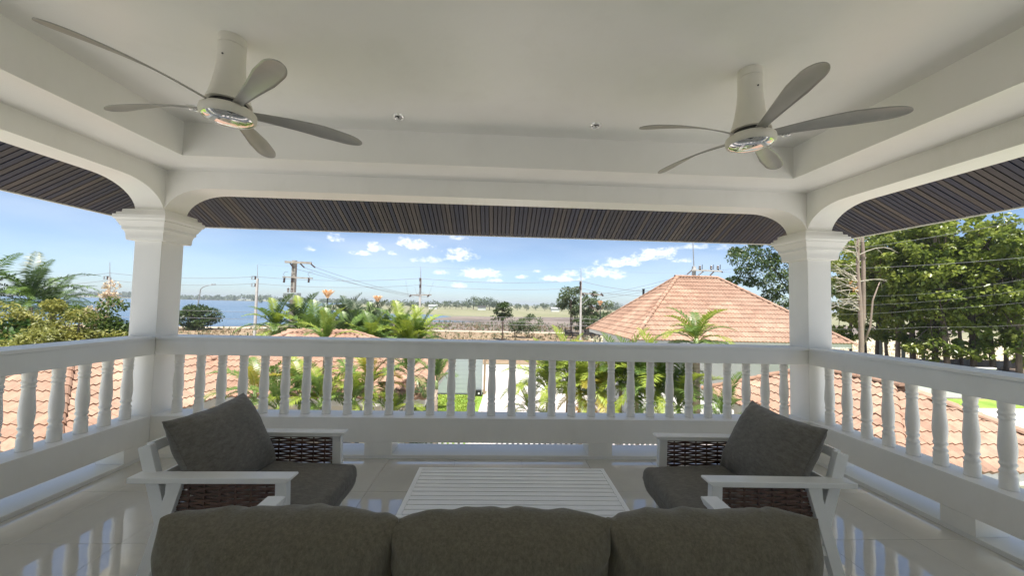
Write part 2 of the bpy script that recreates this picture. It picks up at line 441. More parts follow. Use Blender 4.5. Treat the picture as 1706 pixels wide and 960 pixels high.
# ------------------------------------------------------------------ builders
class MB:
    def __init__(self):
        self.v, self.f = [], []
    def add(self, verts, faces):
        o = len(self.v)
        self.v += [tuple(p) for p in verts]
        self.f += [tuple(i + o for i in f) for f in faces]
        return self
    def box(self, x0, x1, y0, y1, z0, z1):
        v = [(x0, y0, z0), (x1, y0, z0), (x1, y1, z0), (x0, y1, z0), (x0, y0, z1), (x1, y0, z1), (x1, y1, z1), (x0, y1, z1)]
        return self.add(v, [(0, 3, 2, 1), (4, 5, 6, 7), (0, 1, 5, 4), (1, 2, 6, 5), (2, 3, 7, 6), (3, 0, 4, 7)])
    def obox(self, mtx, sx, sy, sz):
        v = [mtx @ Vector((x * sx / 2, y * sy / 2, z * sz / 2)) for z in (-1, 1) for x, y in ((-1, -1), (1, -1), (1, 1), (-1, 1))]
        return self.add(v, [(0, 3, 2, 1), (4, 5, 6, 7), (0, 1, 5, 4), (1, 2, 6, 5), (2, 3, 7, 6), (3, 0, 4, 7)])
    def bar(self, a, b, w, h=None, up=(0, 0, 1)):
        """a rectangular bar from a to b: w across (sideways), h along up"""
        a, b = Vector(a), Vector(b)
        d = b - a
        L = d.length
        d = d / L
        s = d.cross(Vector(up))
        if s.length < 1e-4:
            s = Vector((1, 0, 0))
        s.normalize()
        u = s.cross(d)
        m = Matrix((s, d, u)).transposed().to_4x4()
        m.translation = (a + b) / 2
        return self.obox(m, w, L, h or w)
    def tube(self, pts, radii, seg=8, cap=True):
        pts = [Vector(p) for p in pts]
        if isinstance(radii, (int, float)):
            radii = [radii] * len(pts)
        o = len(self.v)
        ref = None
        for i, p in enumerate(pts):
            t = (pts[min(i + 1, len(pts) - 1)] - pts[max(i - 1, 0)]).normalized()
            if ref is None:
                ref = Vector((1, 0, 0)) if abs(t.x) < 0.9 else Vector((0, 1, 0))
            n = (ref - t * ref.dot(t)).normalized()
            ref = n
            bvec = t.cross(n)
            for k in range(seg):
                a = 2 * PI * k / seg
                self.v.append(tuple(p + (n * math.cos(a) + bvec * math.sin(a)) * radii[i]))
        for i in range(len(pts) - 1):
            for k in range(seg):
                k2 = (k + 1) % seg
                self.f.append((o + i * seg + k, o + i * seg + k2, o + (i + 1) * seg + k2, o + (i + 1) * seg + k))
        if cap:
            self.f.append(tuple(o + k for k in reversed(range(seg))))
            self.f.append(tuple(o + (len(pts) - 1) * seg + k for k in range(seg)))
        return self
    def lathe(self, prof, seg=16, c=(0, 0, 0), cap=True, square=False):
        o = len(self.v)
        n = 4 if square else seg
        for r, z in prof:
            for k in range(n):
                a = 2 * PI * (k + (0.5 if square else 0)) / n
                rr = r * math.sqrt(2) if square else r
                self.v.append((c[0] + rr * math.cos(a), c[1] + rr * math.sin(a), c[2] + z))
        for i in range(len(prof) - 1):
            for k in range(n):
                k2 = (k + 1) % n
                self.f.append((o + i * n + k, o + i * n + k2, o + (i + 1) * n + k2, o + (i + 1) * n + k))
        if cap:
            self.f.append(tuple(o + k for k in reversed(range(n))))
            self.f.append(tuple(o + (len(prof) - 1) * n + k for k in range(n)))
        return self
    def poly_extrude(self, pts, fn):
        """pts: 2-D outline; fn(p, s) -> 3-D point for s = 0 / 1"""
        n = len(pts)
        v = [fn(p, 0) for p in pts] + [fn(p, 1) for p in pts]
        f = [tuple(range(n)), tuple(reversed(range(n, 2 * n)))] + [(i, n + i, n + (i + 1) % n, (i + 1) % n) for i in range(n)]
        return self.add(v, f)
    def mesh(self, name, m, smooth=False, bevel=0.0, fix=True):
        me = bpy.data.meshes.new(name)
        me.from_pydata([tuple(v) for v in self.v], [], self.f)
        if fix or bevel:
            bm = bmesh.new()
            bm.from_mesh(me)
            if bevel:
                bmesh.ops.bevel(bm, geom=[e for e in bm.edges if len(e.link_faces) == 2 and e.calc_face_angle(0) > 0.6], offset=bevel, segments=2, profile=0.6, affect='EDGES', clamp_overlap=True)
            bmesh.ops.recalc_face_normals(bm, faces=bm.faces)
            bm.to_mesh(me)
            bm.free()
        if smooth:
            me.polygons.foreach_set('use_smooth', [True] * len(me.polygons))
        me.materials.append(m)
        return me
    def build(self, name, m, parent=None, smooth=False, bevel=0.0, fix=True):
        return put(name, self.mesh(name, m, smooth, bevel, fix), parent)

def put(name, me, parent=None, mtx=None):
    o = bpy.data.objects.new(name, me)
    COL.objects.link(o)
    if parent is not None:
        o.parent = parent
    if mtx is not None:
        o.matrix_local = mtx
    return o

def auto_smooth(o, ang=0.7):
    me = o.data
    bm = bmesh.new()
    bm.from_mesh(me)
    for e in bm.edges:
        e.smooth = not (len(e.link_faces) == 2 and e.calc_face_angle(0) > ang)
    for f in bm.faces:
        f.smooth = True
    bm.to_mesh(me)
    bm.free()
    return o

def tag(o, label=None, cat=None, group=None, kind=None):
    if label: o['label'] = label
    if cat: o['category'] = cat
    if group: o['group'] = group
    if kind: o['kind'] = kind
    return o

def thing(name, label, cat, loc=(0, 0, 0), rz=0.0, group=None):
    o = bpy.data.objects.new(name, None)
    COL.objects.link(o)
    o.location = loc
    o.rotation_euler = (0, 0, rz)
    o.empty_display_size = 0.2
    return tag(o, label, cat, group)

def struct(name, mb, m, **k):
    return tag(mb.build(name, m, **k), kind='structure')

def np_mesh(name, verts, quads, m, smooth=False):
    me = bpy.data.meshes.new(name)
    verts = np.asarray(verts, np.float32)
    quads = np.asarray(quads, np.int32)
    n, k = quads.shape
    me.vertices.add(len(verts))
    me.vertices.foreach_set('co', verts.ravel())
    me.loops.add(n * k)
    me.loops.foreach_set('vertex_index', quads.ravel())
    me.polygons.add(n)
    me.polygons.foreach_set('loop_start', np.arange(0, n * k, k, dtype=np.int32))
    me.polygons.foreach_set('loop_total', np.full(n, k, np.int32))
    if smooth:
        me.polygons.foreach_set('use_smooth', np.ones(n, bool))
    me.update(calc_edges=True)
    me.materials.append(m)
    return me

def leaf_array(centers, size, rng, aspect=0.5, up=0.5, out=None, droop=0.3, var=0.35):
    """diamond leaves folded along the midrib: 2 triangles each, as one vertex / face array pair"""
    n = len(centers)
    d = rng.normal(size=(n, 3))
    if out is not None:
        d = d * 0.7 + out * 0.9
    d[:, 2] -= droop
    d /= np.linalg.norm(d, axis=1)[:, None] + 1e-9
    nrm = rng.normal(size=(n, 3)) * 0.7
    nrm[:, 2] += up * 2
    s = np.cross(d, nrm)
    s /= np.linalg.norm(s, axis=1)[:, None] + 1e-9
    nn = np.cross(s, d)
    L = size * (1 + var * rng.uniform(-1, 1, n))[:, None]
    base = centers - d * L * 0.5
    tip = centers + d * L * 0.5 - nn * L * 0.12
    mid = centers - d * L * 0.05
    lf = mid + s * L * aspect * 0.5 + nn * L * 0.08
    rt = mid - s * L * aspect * 0.5 + nn * L * 0.08
    v = np.stack([base, lf, tip, rt], 1).reshape(-1, 3)
    i = np.arange(n)[:, None] * 4
    f = np.concatenate([np.concatenate([i, i + 1, i + 2], 1), np.concatenate([i, i + 2, i + 3], 1)], 0)
    return v, f

def in_ball(n, rng, shell=0.0):
    p = rng.normal(size=(n, 3))
    p /= np.linalg.norm(p, axis=1)[:, None]
    r = rng.uniform(shell ** 3, 1, n) ** (1 / 3)
    return p * r[:, None]

def crown_points(rng, clumps, per, spread):
    """leaf centres in clumps: clumps (k,3) centres; spread (k,) radii"""
    k = len(clumps)
    p = in_ball(k * per, rng, 0.35).reshape(k, per, 3) * spread[:, None, None]
    p[:, :, 2] *= 0.7
    out = p / (np.linalg.norm(p, axis=2)[:, :, None] + 1e-9)
    return (clumps[:, None, :] + p).reshape(-1, 3), out.reshape(-1, 3)

def copy_tree(o, parent=None):
    c = o.copy()
    COL.objects.link(c)
    if parent is not None:
        c.parent = parent
    for ch in list(o.children):
        copy_tree(ch, c)
    return c

# ================================================================== THE BALCONY
HX, DY, T = 3.20, 3.68, 0.25          # half width, depth of the rail's inner face, thickness
YB = -3.4                             # the house behind the camera
# --- floor
fl = struct('floor', MB().box(-HX - T, HX + T, YB, DY + T - .01, -0.12, -0.006), M['grout'])
rt = random.Random(3)
TS = 0.63
tile_meshes = {}
for i in range(-6, 6):
    for j in range(-8, 3):
        x0, x1 = 0.284 + i * TS, 0.284 + (i + 1) * TS
        y0, y1 = 2.42 + j * TS, 2.42 + (j + 1) * TS
        x0, x1, y0, y1 = max(x0, -HX), min(x1, HX), max(y0, YB), min(y1, DY)
        if x1 - x0 < .03 or y1 - y0 < .03:
            continue
        g = 0.0010
        w, h = round(x1 - x0, 4), round(y1 - y0, 4)
        if (w, h) not in tile_meshes:
            tile_meshes[(w, h)] = MB().box(-w / 2 + g, w / 2 - g, -h / 2 + g, h / 2 - g, -0.008, 0.0).mesh('floor_tile', M['tile'], bevel=0.0008)
        put('floor_tile', tile_meshes[(w, h)], fl, Matrix.Translation(((x0 + x1) / 2, (y0 + y1) / 2, rt.uniform(-.0003, .0003))) @ Matrix.Rotation(rt.uniform(-.0006, .0006), 4, 'X') @ Matrix.Rotation(rt.uniform(-.0006, .0006), 4, 'Y'))

# --- house below and behind
struct('house_wall', MB().box(-HX - T, HX + T, YB, DY + T - .05, -3.5, -0.125), M['wall'])
# the house wall behind the camera, closed
struct('wall', MB().box(-3.46, 3.46, YB - .2, YB, 0, 3.25), M['white'])

# --- ceiling: soffit ring and recess
ce = MB()
ce.box(-2.73, 2.73, YB, 3.28, 3.02, 3.25)
ce.box(-2.73, 2.73, 3.28, DY, 2.725, 3.25)
ce.box(-HX, -2.73, YB, DY, 2.725, 3.25).box(2.73, HX, YB, DY, 2.725, 3.25)
struct('ceiling', ce, M['ceiling'])

# --- beams with rounded haunches
def haunch(a0, a1, both=True):
    pts = [(a0, 3.2), (a0, 2.30)]
    rx, rz = 0.42, 0.255
    for k in range(11):
        t = PI / 2 * k / 10
        pts.append((a0 + rx * (1 - math.cos(t)) if False else a0 + rx * math.sin(t) * 0 + rx * (1 - math.cos(t)), 2.30 + rz * math.sin(t)))
    if both:
        for k in range(10, -1, -1):
            t = PI / 2 * k / 10
            pts.append((a1 - rx * (1 - math.cos(t)), 2.30 + rz * math.sin(t)))
        pts.append((a1, 2.30))
    else:
        pts.append((a1, 2.555))
    pts.append((a1, 3.2))
    out = []
    for p in pts:
        if not out or (Vector(p) - Vector(out[-1])).length > 1e-5:
            out.append(p)
    return out
BT = 0.26
pf = haunch(-HX, HX)
b1 = MB().poly_extrude(pf, lambda p, s: (p[0], DY + s * BT, p[1]))
tag(auto_smooth(b1.build('beam', M['white']), .5), kind='structure')
ps = haunch(0, DY - YB, False)           # measured back from the column
for sx in (-1, 1):
    bb = MB().poly_extrude(ps, lambda p, s, sx=sx: (sx * (HX + s * BT), DY - p[0], p[1]))
    tag(auto_smooth(bb.build('beam', M['white']), .5), kind='structure')

# --- columns
for sx, lab in ((-1, 'left white square column with stepped capital at the balcony corner'), (1, 'right white square column with stepped capital near the tiled house roof')):
    c = thing('column', lab, 'column', (sx * (HX + T / 2), DY + T / 2, 0), 0, 'square columns of the balcony')
    h = T / 2
    MB().box(-h, h, -h, h, 0, 2.05).build('shaft', M['white'], c, bevel=.006)
    p = [(h + .004, 2.03), (h + .040, 2.032), (h + .044, 2.05), (h + .046, 2.085), (h + .050, 2.105), (h + .058, 2.122), (h + .066, 2.128), (h + .066, 2.158), (h + .074, 2.162), (h + .080, 2.178), (h + .090, 2.198), (h + .094, 2.204), (h + .094, 2.216),
         (h + .104, 2.22), (h + .112, 2.232), (h + .112, 2.262), (h + .096, 2.266), (h + .094, 2.285), (h + .07, 2.289), (h + .066, 2.318), (h + .018, 2.335)]
    MB().lathe(p, square=True).build('capital', M['white'], c)
    MB().box(-h - .001, BT - h + .001, -h - .001, BT - h, 2.30, 3.2).build('neck_block', M['white'], c) if sx > 0 else MB().box(-(BT - h) - .001, h + .001, -h - .001, BT - h, 2.30, 3.2).build('neck_block', M['white'], c)

# --- balustrades
BZ0, BZ1 = 0.385, 0.955
bal_prof = [(.043, 0), (.043, .012), (.041, .02), (.041, .085), (.036, .097), (.041, .106), (.041, .114), (.034, .126), (.0315, .14), (.038, .150), (.041, .158), (.041, .165), (.036, .172), (.036, .182),
            (.040, .215), (.0425, .25), (.042, .28), (.0385, .34), (.034, .40), (.033, .43), (.0325, .440), (.038, .444), (.038, .452), (.034, .456), (.034, .468), (.0375, .474), (.0405, .481), (.0375, .489), (.033, .496), (.036, .508), (.0375, .52), (.0375, .57)]
bal_me = MB().lathe(bal_prof, 18).mesh('baluster', M['white_rail'], smooth=True)

def balustrade(lab, mode, positions, slots, a0, a1):
    """mode 'front': runs in x at y = DY; 'left' / 'right': runs in y at x = -/+ HX"""
    root = thing('balustrade', lab, 'balustrade', (0, 0, 0), 0, 'white balustrades round the balcony')
    def B(mb, u0, u1, t0, t1, z0, z1):
        if mode == 'front':
            mb.box(u0, u1, DY + t0, DY + t1, z0, z1)
        else:
            s = -1 if mode == 'left' else 1
            x0, x1 = sorted((s * (HX + t0), s * (HX + t1)))
            mb.box(x0, x1, u0, u1, z0, z1)
        return mb
    e = 0.017 if mode != 'front' else 0
    B(MB(), a0, a1, 0, T - .012, BZ1, 1.096).build('top_rail', M['white_rail'], root, bevel=.004)
    B(MB(), a0, a1 - e, -.014, T + .004, 1.097, 1.124).build('rail_cap', M['white_rail'], root, bevel=.005)
    B(MB(), a0, a1, 0, T - .012, .150, BZ0).build('lower_rail', M['white_rail'], root, bevel=.004)
    B(MB(), a0, a1, 0.002, T + .02, -.03, .032).build('plinth', M['ledge'], root, bevel=.006)
    prev = a0
    for (s0, s1) in slots + [(a1, a1)]:
        if s0 - prev > .02:
            B(MB(), prev, s0, .001, T - .013, .033, .149).build('pier', M['white_rail'], root)
        prev = s1
    for k, p in enumerate(positions):
        mid = T / 2
        loc = (p, DY + mid, BZ0) if mode == 'front' else ((-1 if mode == 'left' else 1) * (HX + mid), p, BZ0)
        put('baluster', bal_me, root, Matrix.Translation(loc) @ Matrix.Rotation(rt.uniform(0, 1), 4, 'Z'))
    # rounded ledge outside
    prof = [(0, 0), (.16, 0)] 
    mb = MB()
    if mode == 'front':
        mb.tube([(a0 - .3, DY + T + .06, -.03), (a1 + .3, DY + T + .06, -.03)], .055, 14)
    else:
        s = -1 if mode == 'left' else 1
        mb.tube([(s * (HX + T + .06), a0, -.03), (s * (HX + T + .06), a1 + T, -.03)], .055, 14)
    auto_smooth(mb.build('ledge', M['ledge'], root), .6)
    return root
balustrade('long front white balustrade of turned balusters facing the lake and road', 'front', [-3.068 + .2034 * k for k in range(31)], [(-3.0, -1.22), (-.96, .947), (1.18, 3.0)], -HX, HX)
balustrade('left white balustrade above the near tiled roof and yellow shrubs', 'left', [3.567 - .1805 * k for k in range(26)], [(-1.9, -.9), (-.7, .9), (1.1, 2.35), (2.5, 3.45)], YB, DY)
balustrade('right white balustrade in front of the tall leafy trees', 'right', [3.583 - .183 * k for k in range(26)], [(-1.9, -.9), (-.7, .75), (.95, 2.385), (2.582, 3.45)], YB, DY)

# --- timber eaves
EZ, EY, EX, SL = 2.375, 4.70, 4.15, 0.48
def soffit_z_front(y): return EZ + (EY - y) * SL
SLX = (soffit_z_front(DY + BT) - EZ) / (EX - HX - BT)
def eave(lab, mode):
    root = thing('timber_eave', lab, 'eave', (0, 0, 0), 0, 'dark timber eaves round the balcony')
    pitch, w, th = 0.050, 0.041, 0.016
    if mode == 'front':
        n = int(2 * EX / pitch)
        cells = [(-EX + (k + .5) * 2 * EX / n) for k in range(n)]
    else:
        cells = [EY - .04 - k * pitch for k in range(118)]
    for u in cells:
        if mode == 'front':
            over = max(0.0, abs(u) - HX - BT) / (EX - HX - BT)
            y0 = DY + BT + over * (EY - DY - BT) - .02
            if EY - y0 < .03:
                continue
            a, b = Vector((u, y0, soffit_z_front(y0))), Vector((u, EY, EZ))
        else:
            s = -1 if mode == 'left' else 1
            over = max(0.0, u - DY - BT) / (EY - DY - BT)
            x0 = HX + BT + over * (EX - HX - BT) - .02
            if EX - x0 < .03:
                continue
            a, b = Vector((s * x0, u, EZ + (EX - x0) * SLX)), Vector((s * EX, u, EZ))
        L = (b - a).length
        key = round(L, 3)
        if key not in slat_me:
            slat_me[key] = MB().box(-w / 2, w / 2, -th / 2, th / 2, -L / 2, L / 2).mesh('slat', M['slat'])
        d = (b - a).normalized()
        side = Vector((1, 0, 0)) if mode == 'front' else Vector((0, 1, 0))
        nrm = d.cross(side).normalized()
        mt = Matrix((side, nrm, d)).transposed()
        if mt.determinant() < 0:
            mt = Matrix((-side, nrm, d)).transposed()
        m4 = mt.to_4x4()
        m4.translation = (a + b) / 2 + Vector((0, 0, rt.uniform(0, .003)))
        put('slat', slat_me[key], root, m4)
    # boards above the slats, coloured dark to paint shade into the gaps, and the edge board
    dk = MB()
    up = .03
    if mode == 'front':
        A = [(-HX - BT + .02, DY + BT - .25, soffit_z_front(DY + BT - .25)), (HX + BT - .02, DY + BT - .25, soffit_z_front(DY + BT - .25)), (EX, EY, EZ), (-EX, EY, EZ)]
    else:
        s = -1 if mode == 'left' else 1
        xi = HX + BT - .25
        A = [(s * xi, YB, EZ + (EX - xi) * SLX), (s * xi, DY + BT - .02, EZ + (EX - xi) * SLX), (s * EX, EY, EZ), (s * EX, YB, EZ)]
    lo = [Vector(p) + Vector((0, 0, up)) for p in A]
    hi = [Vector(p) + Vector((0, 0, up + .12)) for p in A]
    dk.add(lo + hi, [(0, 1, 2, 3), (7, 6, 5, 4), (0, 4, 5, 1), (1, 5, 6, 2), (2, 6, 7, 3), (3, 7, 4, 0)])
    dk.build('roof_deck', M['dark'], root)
    ed = MB()
    if mode == 'front':
        ed.box(-EX - .02, EX + .02, EY + .002, EY + .024, EZ - .014, EZ + .16)
    else:
        s = -1 if mode == 'left' else 1
        x0, x1 = sorted((s * (EX + .002), s * (EX + .024)))
        ed.box(x0, x1, YB, EY, EZ - .014, EZ + .16)
    ed.build('edge_board', M['fascia'], root)
slat_me = {}
eave('dark slatted timber eave along the front above the lake view', 'front')
eave('dark slatted timber eave over the left side by the open sky', 'left')
eave('dark slatted timber eave over the right side by the leafy trees', 'right')

# --- recessed downlights
for x, lab in ((-.83, 'small round ceiling downlight just right of the left fan'), (.80, 'small round ceiling downlight just left of the right fan'),
               (-2.45, 'small round ceiling downlight behind the left fan hub'), (2.45, 'small round ceiling downlight behind the right fan hub')):
    d = thing('downlight', lab, 'ceiling light', (x, 3.02, 3.02), 0, 'recessed downlights in the ceiling')
    auto_smooth(MB().lathe([(.027, -.001), (.029, -.010), (.038, -.015), (.047, -.010), (.050, 0)], 24, cap=False).build('trim_ring', M['lamp_glass'], d))
    MB().lathe([(.0275, -.0015), (.002, -.0012)], 20, cap=False).build('reflector', M['dark'], d)
    MB().tube([(-.014, 0, -.004), (-.012, 0, -.012)], .009, 10).tube([(.012, 0, -.004), (.014, 0, -.012)], .008, 10).build('lamp', M['lamp_glass'], d)

# --- ceiling fans
def blade_mesh():
    mb = MB()
    n, m = 40, 8
    R0, R1 = 0.10, 0.735
    top, bot = [], []
    for i in range(n + 1):
        s = 1 - (1 - i / n) ** 1.6
        r = R0 + (R1 - R0) * s
        half = 0.021 + 0.034 * min(1, s / .62) ** 1.2
        if s > .82:
            q = (s - .82) / .18
            half *= math.sqrt(max(0.0, 1 - q * q)) * .98 + .02
        ang = -(rad(30) * (1 - s) ** 1.2 + rad(10))
        sweep = -.04 * s * s
        lift = 0.018 * math.sin(PI * s) + .0 - .006 * s
        for j in range(m + 1):
            c = -1 + 2 * j / m
            y = c * half
            camber = .012 * (1 - c * c) * (half / .07)
            yy = sweep + y * math.cos(ang) + .0
            zz = lift + y * math.sin(ang) + camber
            top.append((r, yy, zz + .0022))
            bot.append((r, yy, zz - .0022))
    o = len(top)
    V = top + bot
    Fc = []
    for i in range(n):
        for j in range(m):
            a = i * (m + 1) + j
            Fc.append((a, a + 1, a + m + 2, a + m + 1))
            Fc.append((o + a, o + a + m + 1, o + a + m + 2, o + a + 1))
        for j in (0, m):
            a = i * (m + 1) + j
            q = (a, a + m + 1, o + a + m + 1, o + a)
            Fc.append(q if j == 0 else q[::-1])
    mb.add(V, Fc)
    return mb.mesh('blade', M['blade'], smooth=True)
bl_me = blade_mesh()
def fan(x, y, a0, lab):
    f = thing('ceiling_fan', lab, 'ceiling fan', (x, y, 3.02), 0, 'ceiling fans')
    auto_smooth(MB().lathe([(.070, 0), (.070, -.05)], 32).build('canopy', M['fan_white'], f), .6)
    auto_smooth(MB().lathe([(.0695, -.052), (.069, -.09), (.070, -.15), (.075, -.21), (.085, -.28), (.099, -.345), (.111, -.383), (.114, -.392), (.09, -.394)], 36).build('housing', M['fan_white'], f), .6)
    auto_smooth(MB().lathe([(.095, -.392), (.095, -.424)], 32).build('motor', M['black'], f), .6)
    auto_smooth(MB().lathe([(.10, -.422), (.128, -.426), (.137, -.435), (.14, -.452), (.137, -.472), (.130, -.480), (.124, -.482), (.120, -.476)], 40, cap=False).build('ring', M['fan_white'], f), .7)
    auto_smooth(MB().lathe([(.124, -.4805), (.11, -.490), (.08, -.497), (.045, -.501), (.002, -.5025)], 40, cap=False).build('lens', M['chrome'], f), .9)
    MB().tube([(0, -.0712, -.135), (0, -.074, -.136)], .005, 10).build('sensor', M['black'], f)
    for k in range(5):
        put('blade', bl_me, f, Matrix.Translation((0, 0, -.425)) @ Matrix.Rotation(rad(a0 + 72 * k), 4, 'Z'))
fan(-1.575, 2.185, -41.1 + 4, 'left ceiling fan with five brushed silver blades and mirrored hub')
fan(1.58, 2.235, -104.1 + 4, 'right ceiling fan with five brushed silver blades and mirrored hub')

# ================================================================== FURNITURE
def pillow(w, h, t, seed, pw=3.2, q=0.5, wr=0.012, pinch=0.03, nx=34, ny=26, ear=0.02):
    """a stuffed cushion: width w (x), height h (z), thickness t (y); seam round the middle, wrinkles by noise"""
    V, Fc = [], []
    def pt(u, v, side):
        pr = max(0.0, 1 - abs(u) ** pw) ** q * max(0.0, 1 - abs(v) ** pw) ** q
        x = u * w / 2 * (1 - pinch * (1 - v * v)) 
        z = v * h / 2 * (1 - pinch * 1.4 * (1 - u * u))
        # soft corners
        cr = (abs(u) * abs(v)) ** 6
        x *= 1 - .05 * cr + ear * cr
        z *= 1 - .05 * cr + ear * cr
        nv = Vector((x * 5, z * 5, side * 3 + seed * 7.3))
        wv = noise.noise(nv) * .9 + noise.noise(nv * 2.3) * .5
        # folds running in from the edges
        edge = max(abs(u), abs(v)) ** 3
        fold = math.sin((u * 13 + v * 3 + noise.noise(Vector((u * 2.6, v * 1.5, seed))) * 8)) * abs(v) ** 3 + math.sin(v * 10 - u * 3 + noise.noise(Vector((v * 2.5, u * 1.5, seed + 3))) * 7) * abs(u) ** 3
        rid = 1 - abs(noise.noise(Vector((x * 7 + z * 3.1, z * 9, seed * 3.1 + side))))
        y = side * (t / 2 * pr + wr * .45 * wv * pr ** .5 + wr * .6 * fold * pr ** .35 * edge + wr * .9 * (rid ** 5) * edge * pr ** .3)
        x += .004 * noise.noise(Vector((z * 14, side, seed))) 
        z += .004 * noise.noise(Vector((x * 11, side, seed + 9)))
        return (x, y, z)
    def dist(s):          # denser near the edges
        return math.copysign(1 - (1 - abs(s)) ** 1.7, s)
    idx = {}
    for side in (1, -1):
        for i in range(nx + 1):
            for j in range(ny + 1):
                u, v = dist(-1 + 2 * i / nx), dist(-1 + 2 * j / ny)
                bnd = i in (0, nx) or j in (0, ny)
                if bnd and side == -1:
                    idx[(side, i, j)] = idx[(1, i, j)]
                    continue
                idx[(side, i, j)] = len(V)
                V.append(pt(u, v, side))
        for i in range(nx):
            for j in range(ny):
                q4 = (idx[(side, i, j)], idx[(side, i + 1, j)], idx[(side, i + 1, j + 1)], idx[(side, i, j + 1)])
                Fc.append(q4 if side == -1 else q4[::-1])
    return MB().add(V, Fc)

def cushion(name, m, parent, w, h, t, mtx, seed, **k):
    me = pillow(w, h, t, seed, **k).mesh(name, m, smooth=True)
    o = put(name, me, parent, mtx)
    sm = o.modifiers.new('smooth', 'SUBSURF')
    sm.levels = sm.render_levels = 1
    # piped seam round the edge
    nx, ny = k.get('nx', 34), k.get('ny', 26)
    g = lambda i, j: i * (ny + 1) + j
    ring = [g(i, 0) for i in range(nx)] + [g(nx, j) for j in range(ny)] + [g(i, ny) for i in range(nx, 0, -1)] + [g(0, j) for j in range(ny, -1, -1)]
    if m is not M['fabric_sofa']:
        MB().tube([me.vertices[q].co for q in ring], .0028, 6, cap=False).build('piping', m, o, smooth=True)
    return o

def strand_mesh(x0, x1, phase, spacing, amp=.0055, hgt=.0115, th=.004):
    mb = MB()
    n = 26
    V, Fc = [], []
    for i in range(n + 1):
        x = x0 + (x1 - x0) * i / n
        y = amp * math.sin(PI * (x - x0) / spacing + phase)
        V += [(x, y - th / 2, -hgt / 2), (x, y + th / 2, -hgt / 2), (x, y + th / 2, hgt / 2), (x, y - th / 2, hgt / 2)]
    for i in range(n):
        for k in range(4):
            k2 = (k + 1) % 4
            Fc.append((i * 4 + k, i * 4 + k2, i * 4 + 4 + k2, i * 4 + 4 + k))
    return mb.add(V, Fc).mesh('strand', M['wicker'])

def armchair(lab):
    """faces +x, origin on the floor under its middle"""
    c = thing('armchair', lab, 'armchair', (0, 0, 0), 0, 'armchairs at the coffee table')
    AL, AW = 0.62, 0.078
    yo = 0.325
    sp = .0755
    smesh = [strand_mesh(-.215, .30, ph, sp) for ph in (PI / 2, -PI / 2)]
    stake = MB().box(-.0045, .0045, -.003, .003, -.15, .15).mesh('stake', M['wicker'])
    for s in (-1, 1):
        y = s * yo
        ar = MB()
        # arm plank with chamfered front end
        pts = [(-.40, AL - .028), (.345, AL - .028), (.375, AL - .010), (.372, AL), (-.40, AL)]
        ar.poly_extrude(pts, lambda p, k: (p[0], y + (k - .5) * AW, p[1]))
        ar.build('arm', M['alu'], c, bevel=.004)
        MB().bar((.335, y, 0), (.318, y, AL - .029), .042, .055, up=(1, 0, 0)).build('front_leg', M['alu'], c, bevel=.003)
        MB().bar((-.355, y, 0), (-.185, y, AL - .029), .042, .06, up=(1, 0, 0)).build('rear_leg', M['alu'], c, bevel=.003)
        MB().bar((-.245, y * .87, .24), (-.385, y * .87, .745), .036, .062, up=(1, 0, 0)).build('back_post', M['alu'], c, bevel=.003)
        MB().bar((-.29, y * .985, .265), (.325, y * .985, .265), .036, .05).build('side_rail', M['alu'], c, bevel=.003)
        wp = put('wicker_panel', MB().bar((-.232, y * .99, .30), (-.222, y * .99, .588), .03, .03, up=(1, 0, 0)).mesh('wicker_panel', M['alu']), c)
        for k in range(20):
            put('strand', smesh[k % 2], wp, Matrix.Translation((0, y * .985, .302 + k * .0147)))
        for k in range(7):
            put('stake', stake, wp, Matrix.Translation((-.215 + sp * (k + .0) + .0, y * .985, .44)))
    d = Vector((-.14, 0, .505)).normalized()
    for t, nm in ((.97, 'top_rail'), (.66, 'back_slat'), (.38, 'back_slat')):
        p = Vector((-.245, 0, .24)) + (Vector((-.385, 0, .745)) - Vector((-.245, 0, .24))) * t
        MB().bar(p + Vector((0, -.264, 0)), p + Vector((0, .264, 0)), .03 if t < .9 else .036, .05 if t > .9 else .035, up=d).build(nm, M['alu'], c, bevel=.002)
    for x in (-.27, .305):
        MB().box(x - .02, x + .02, -.302, .302, .245, .289).build('cross_rail', M['alu'], c, bevel=.002)
    for k in range(5):
        MB().box(-.22 + k * .11, -.16 + k * .11, -.302, .302, .268, .284).build('seat_slat', M['alu'], c)
    cushion('seat_cushion', M['fabric'], c, .73, .585, .155, Matrix.Translation((.115, 0, .362)) @ Matrix.Rotation(rad(2.5), 4, 'Y') @ Matrix.Rotation(PI / 2, 4, 'X'), 1.3, pw=26, q=.4, wr=.003, pinch=.004)
    tilt = rad(-27)
    cushion('back_cushion', M['fabric'], c, .60, .50, .24, Matrix.Translation((-.185, 0, .645)) @ Matrix.Rotation(tilt, 4, 'Y') @ Matrix.Rotation(PI / 2, 4, 'Z'), 2.7, pw=2.9, q=.52, wr=.011, pinch=.05, ear=.06)
    return c
c1 = armchair('left white framed armchair with grey cushions and brown wicker sides')
c1.location = (-1.36, 2.28, 0)
c2 = copy_tree(c1)
c2.location = (1.49, 2.245, 0)
c2.rotation_euler = (0, 0, PI + rad(-1.5))
c2['label'] = 'right white framed armchair with grey cushions and brown wicker sides'

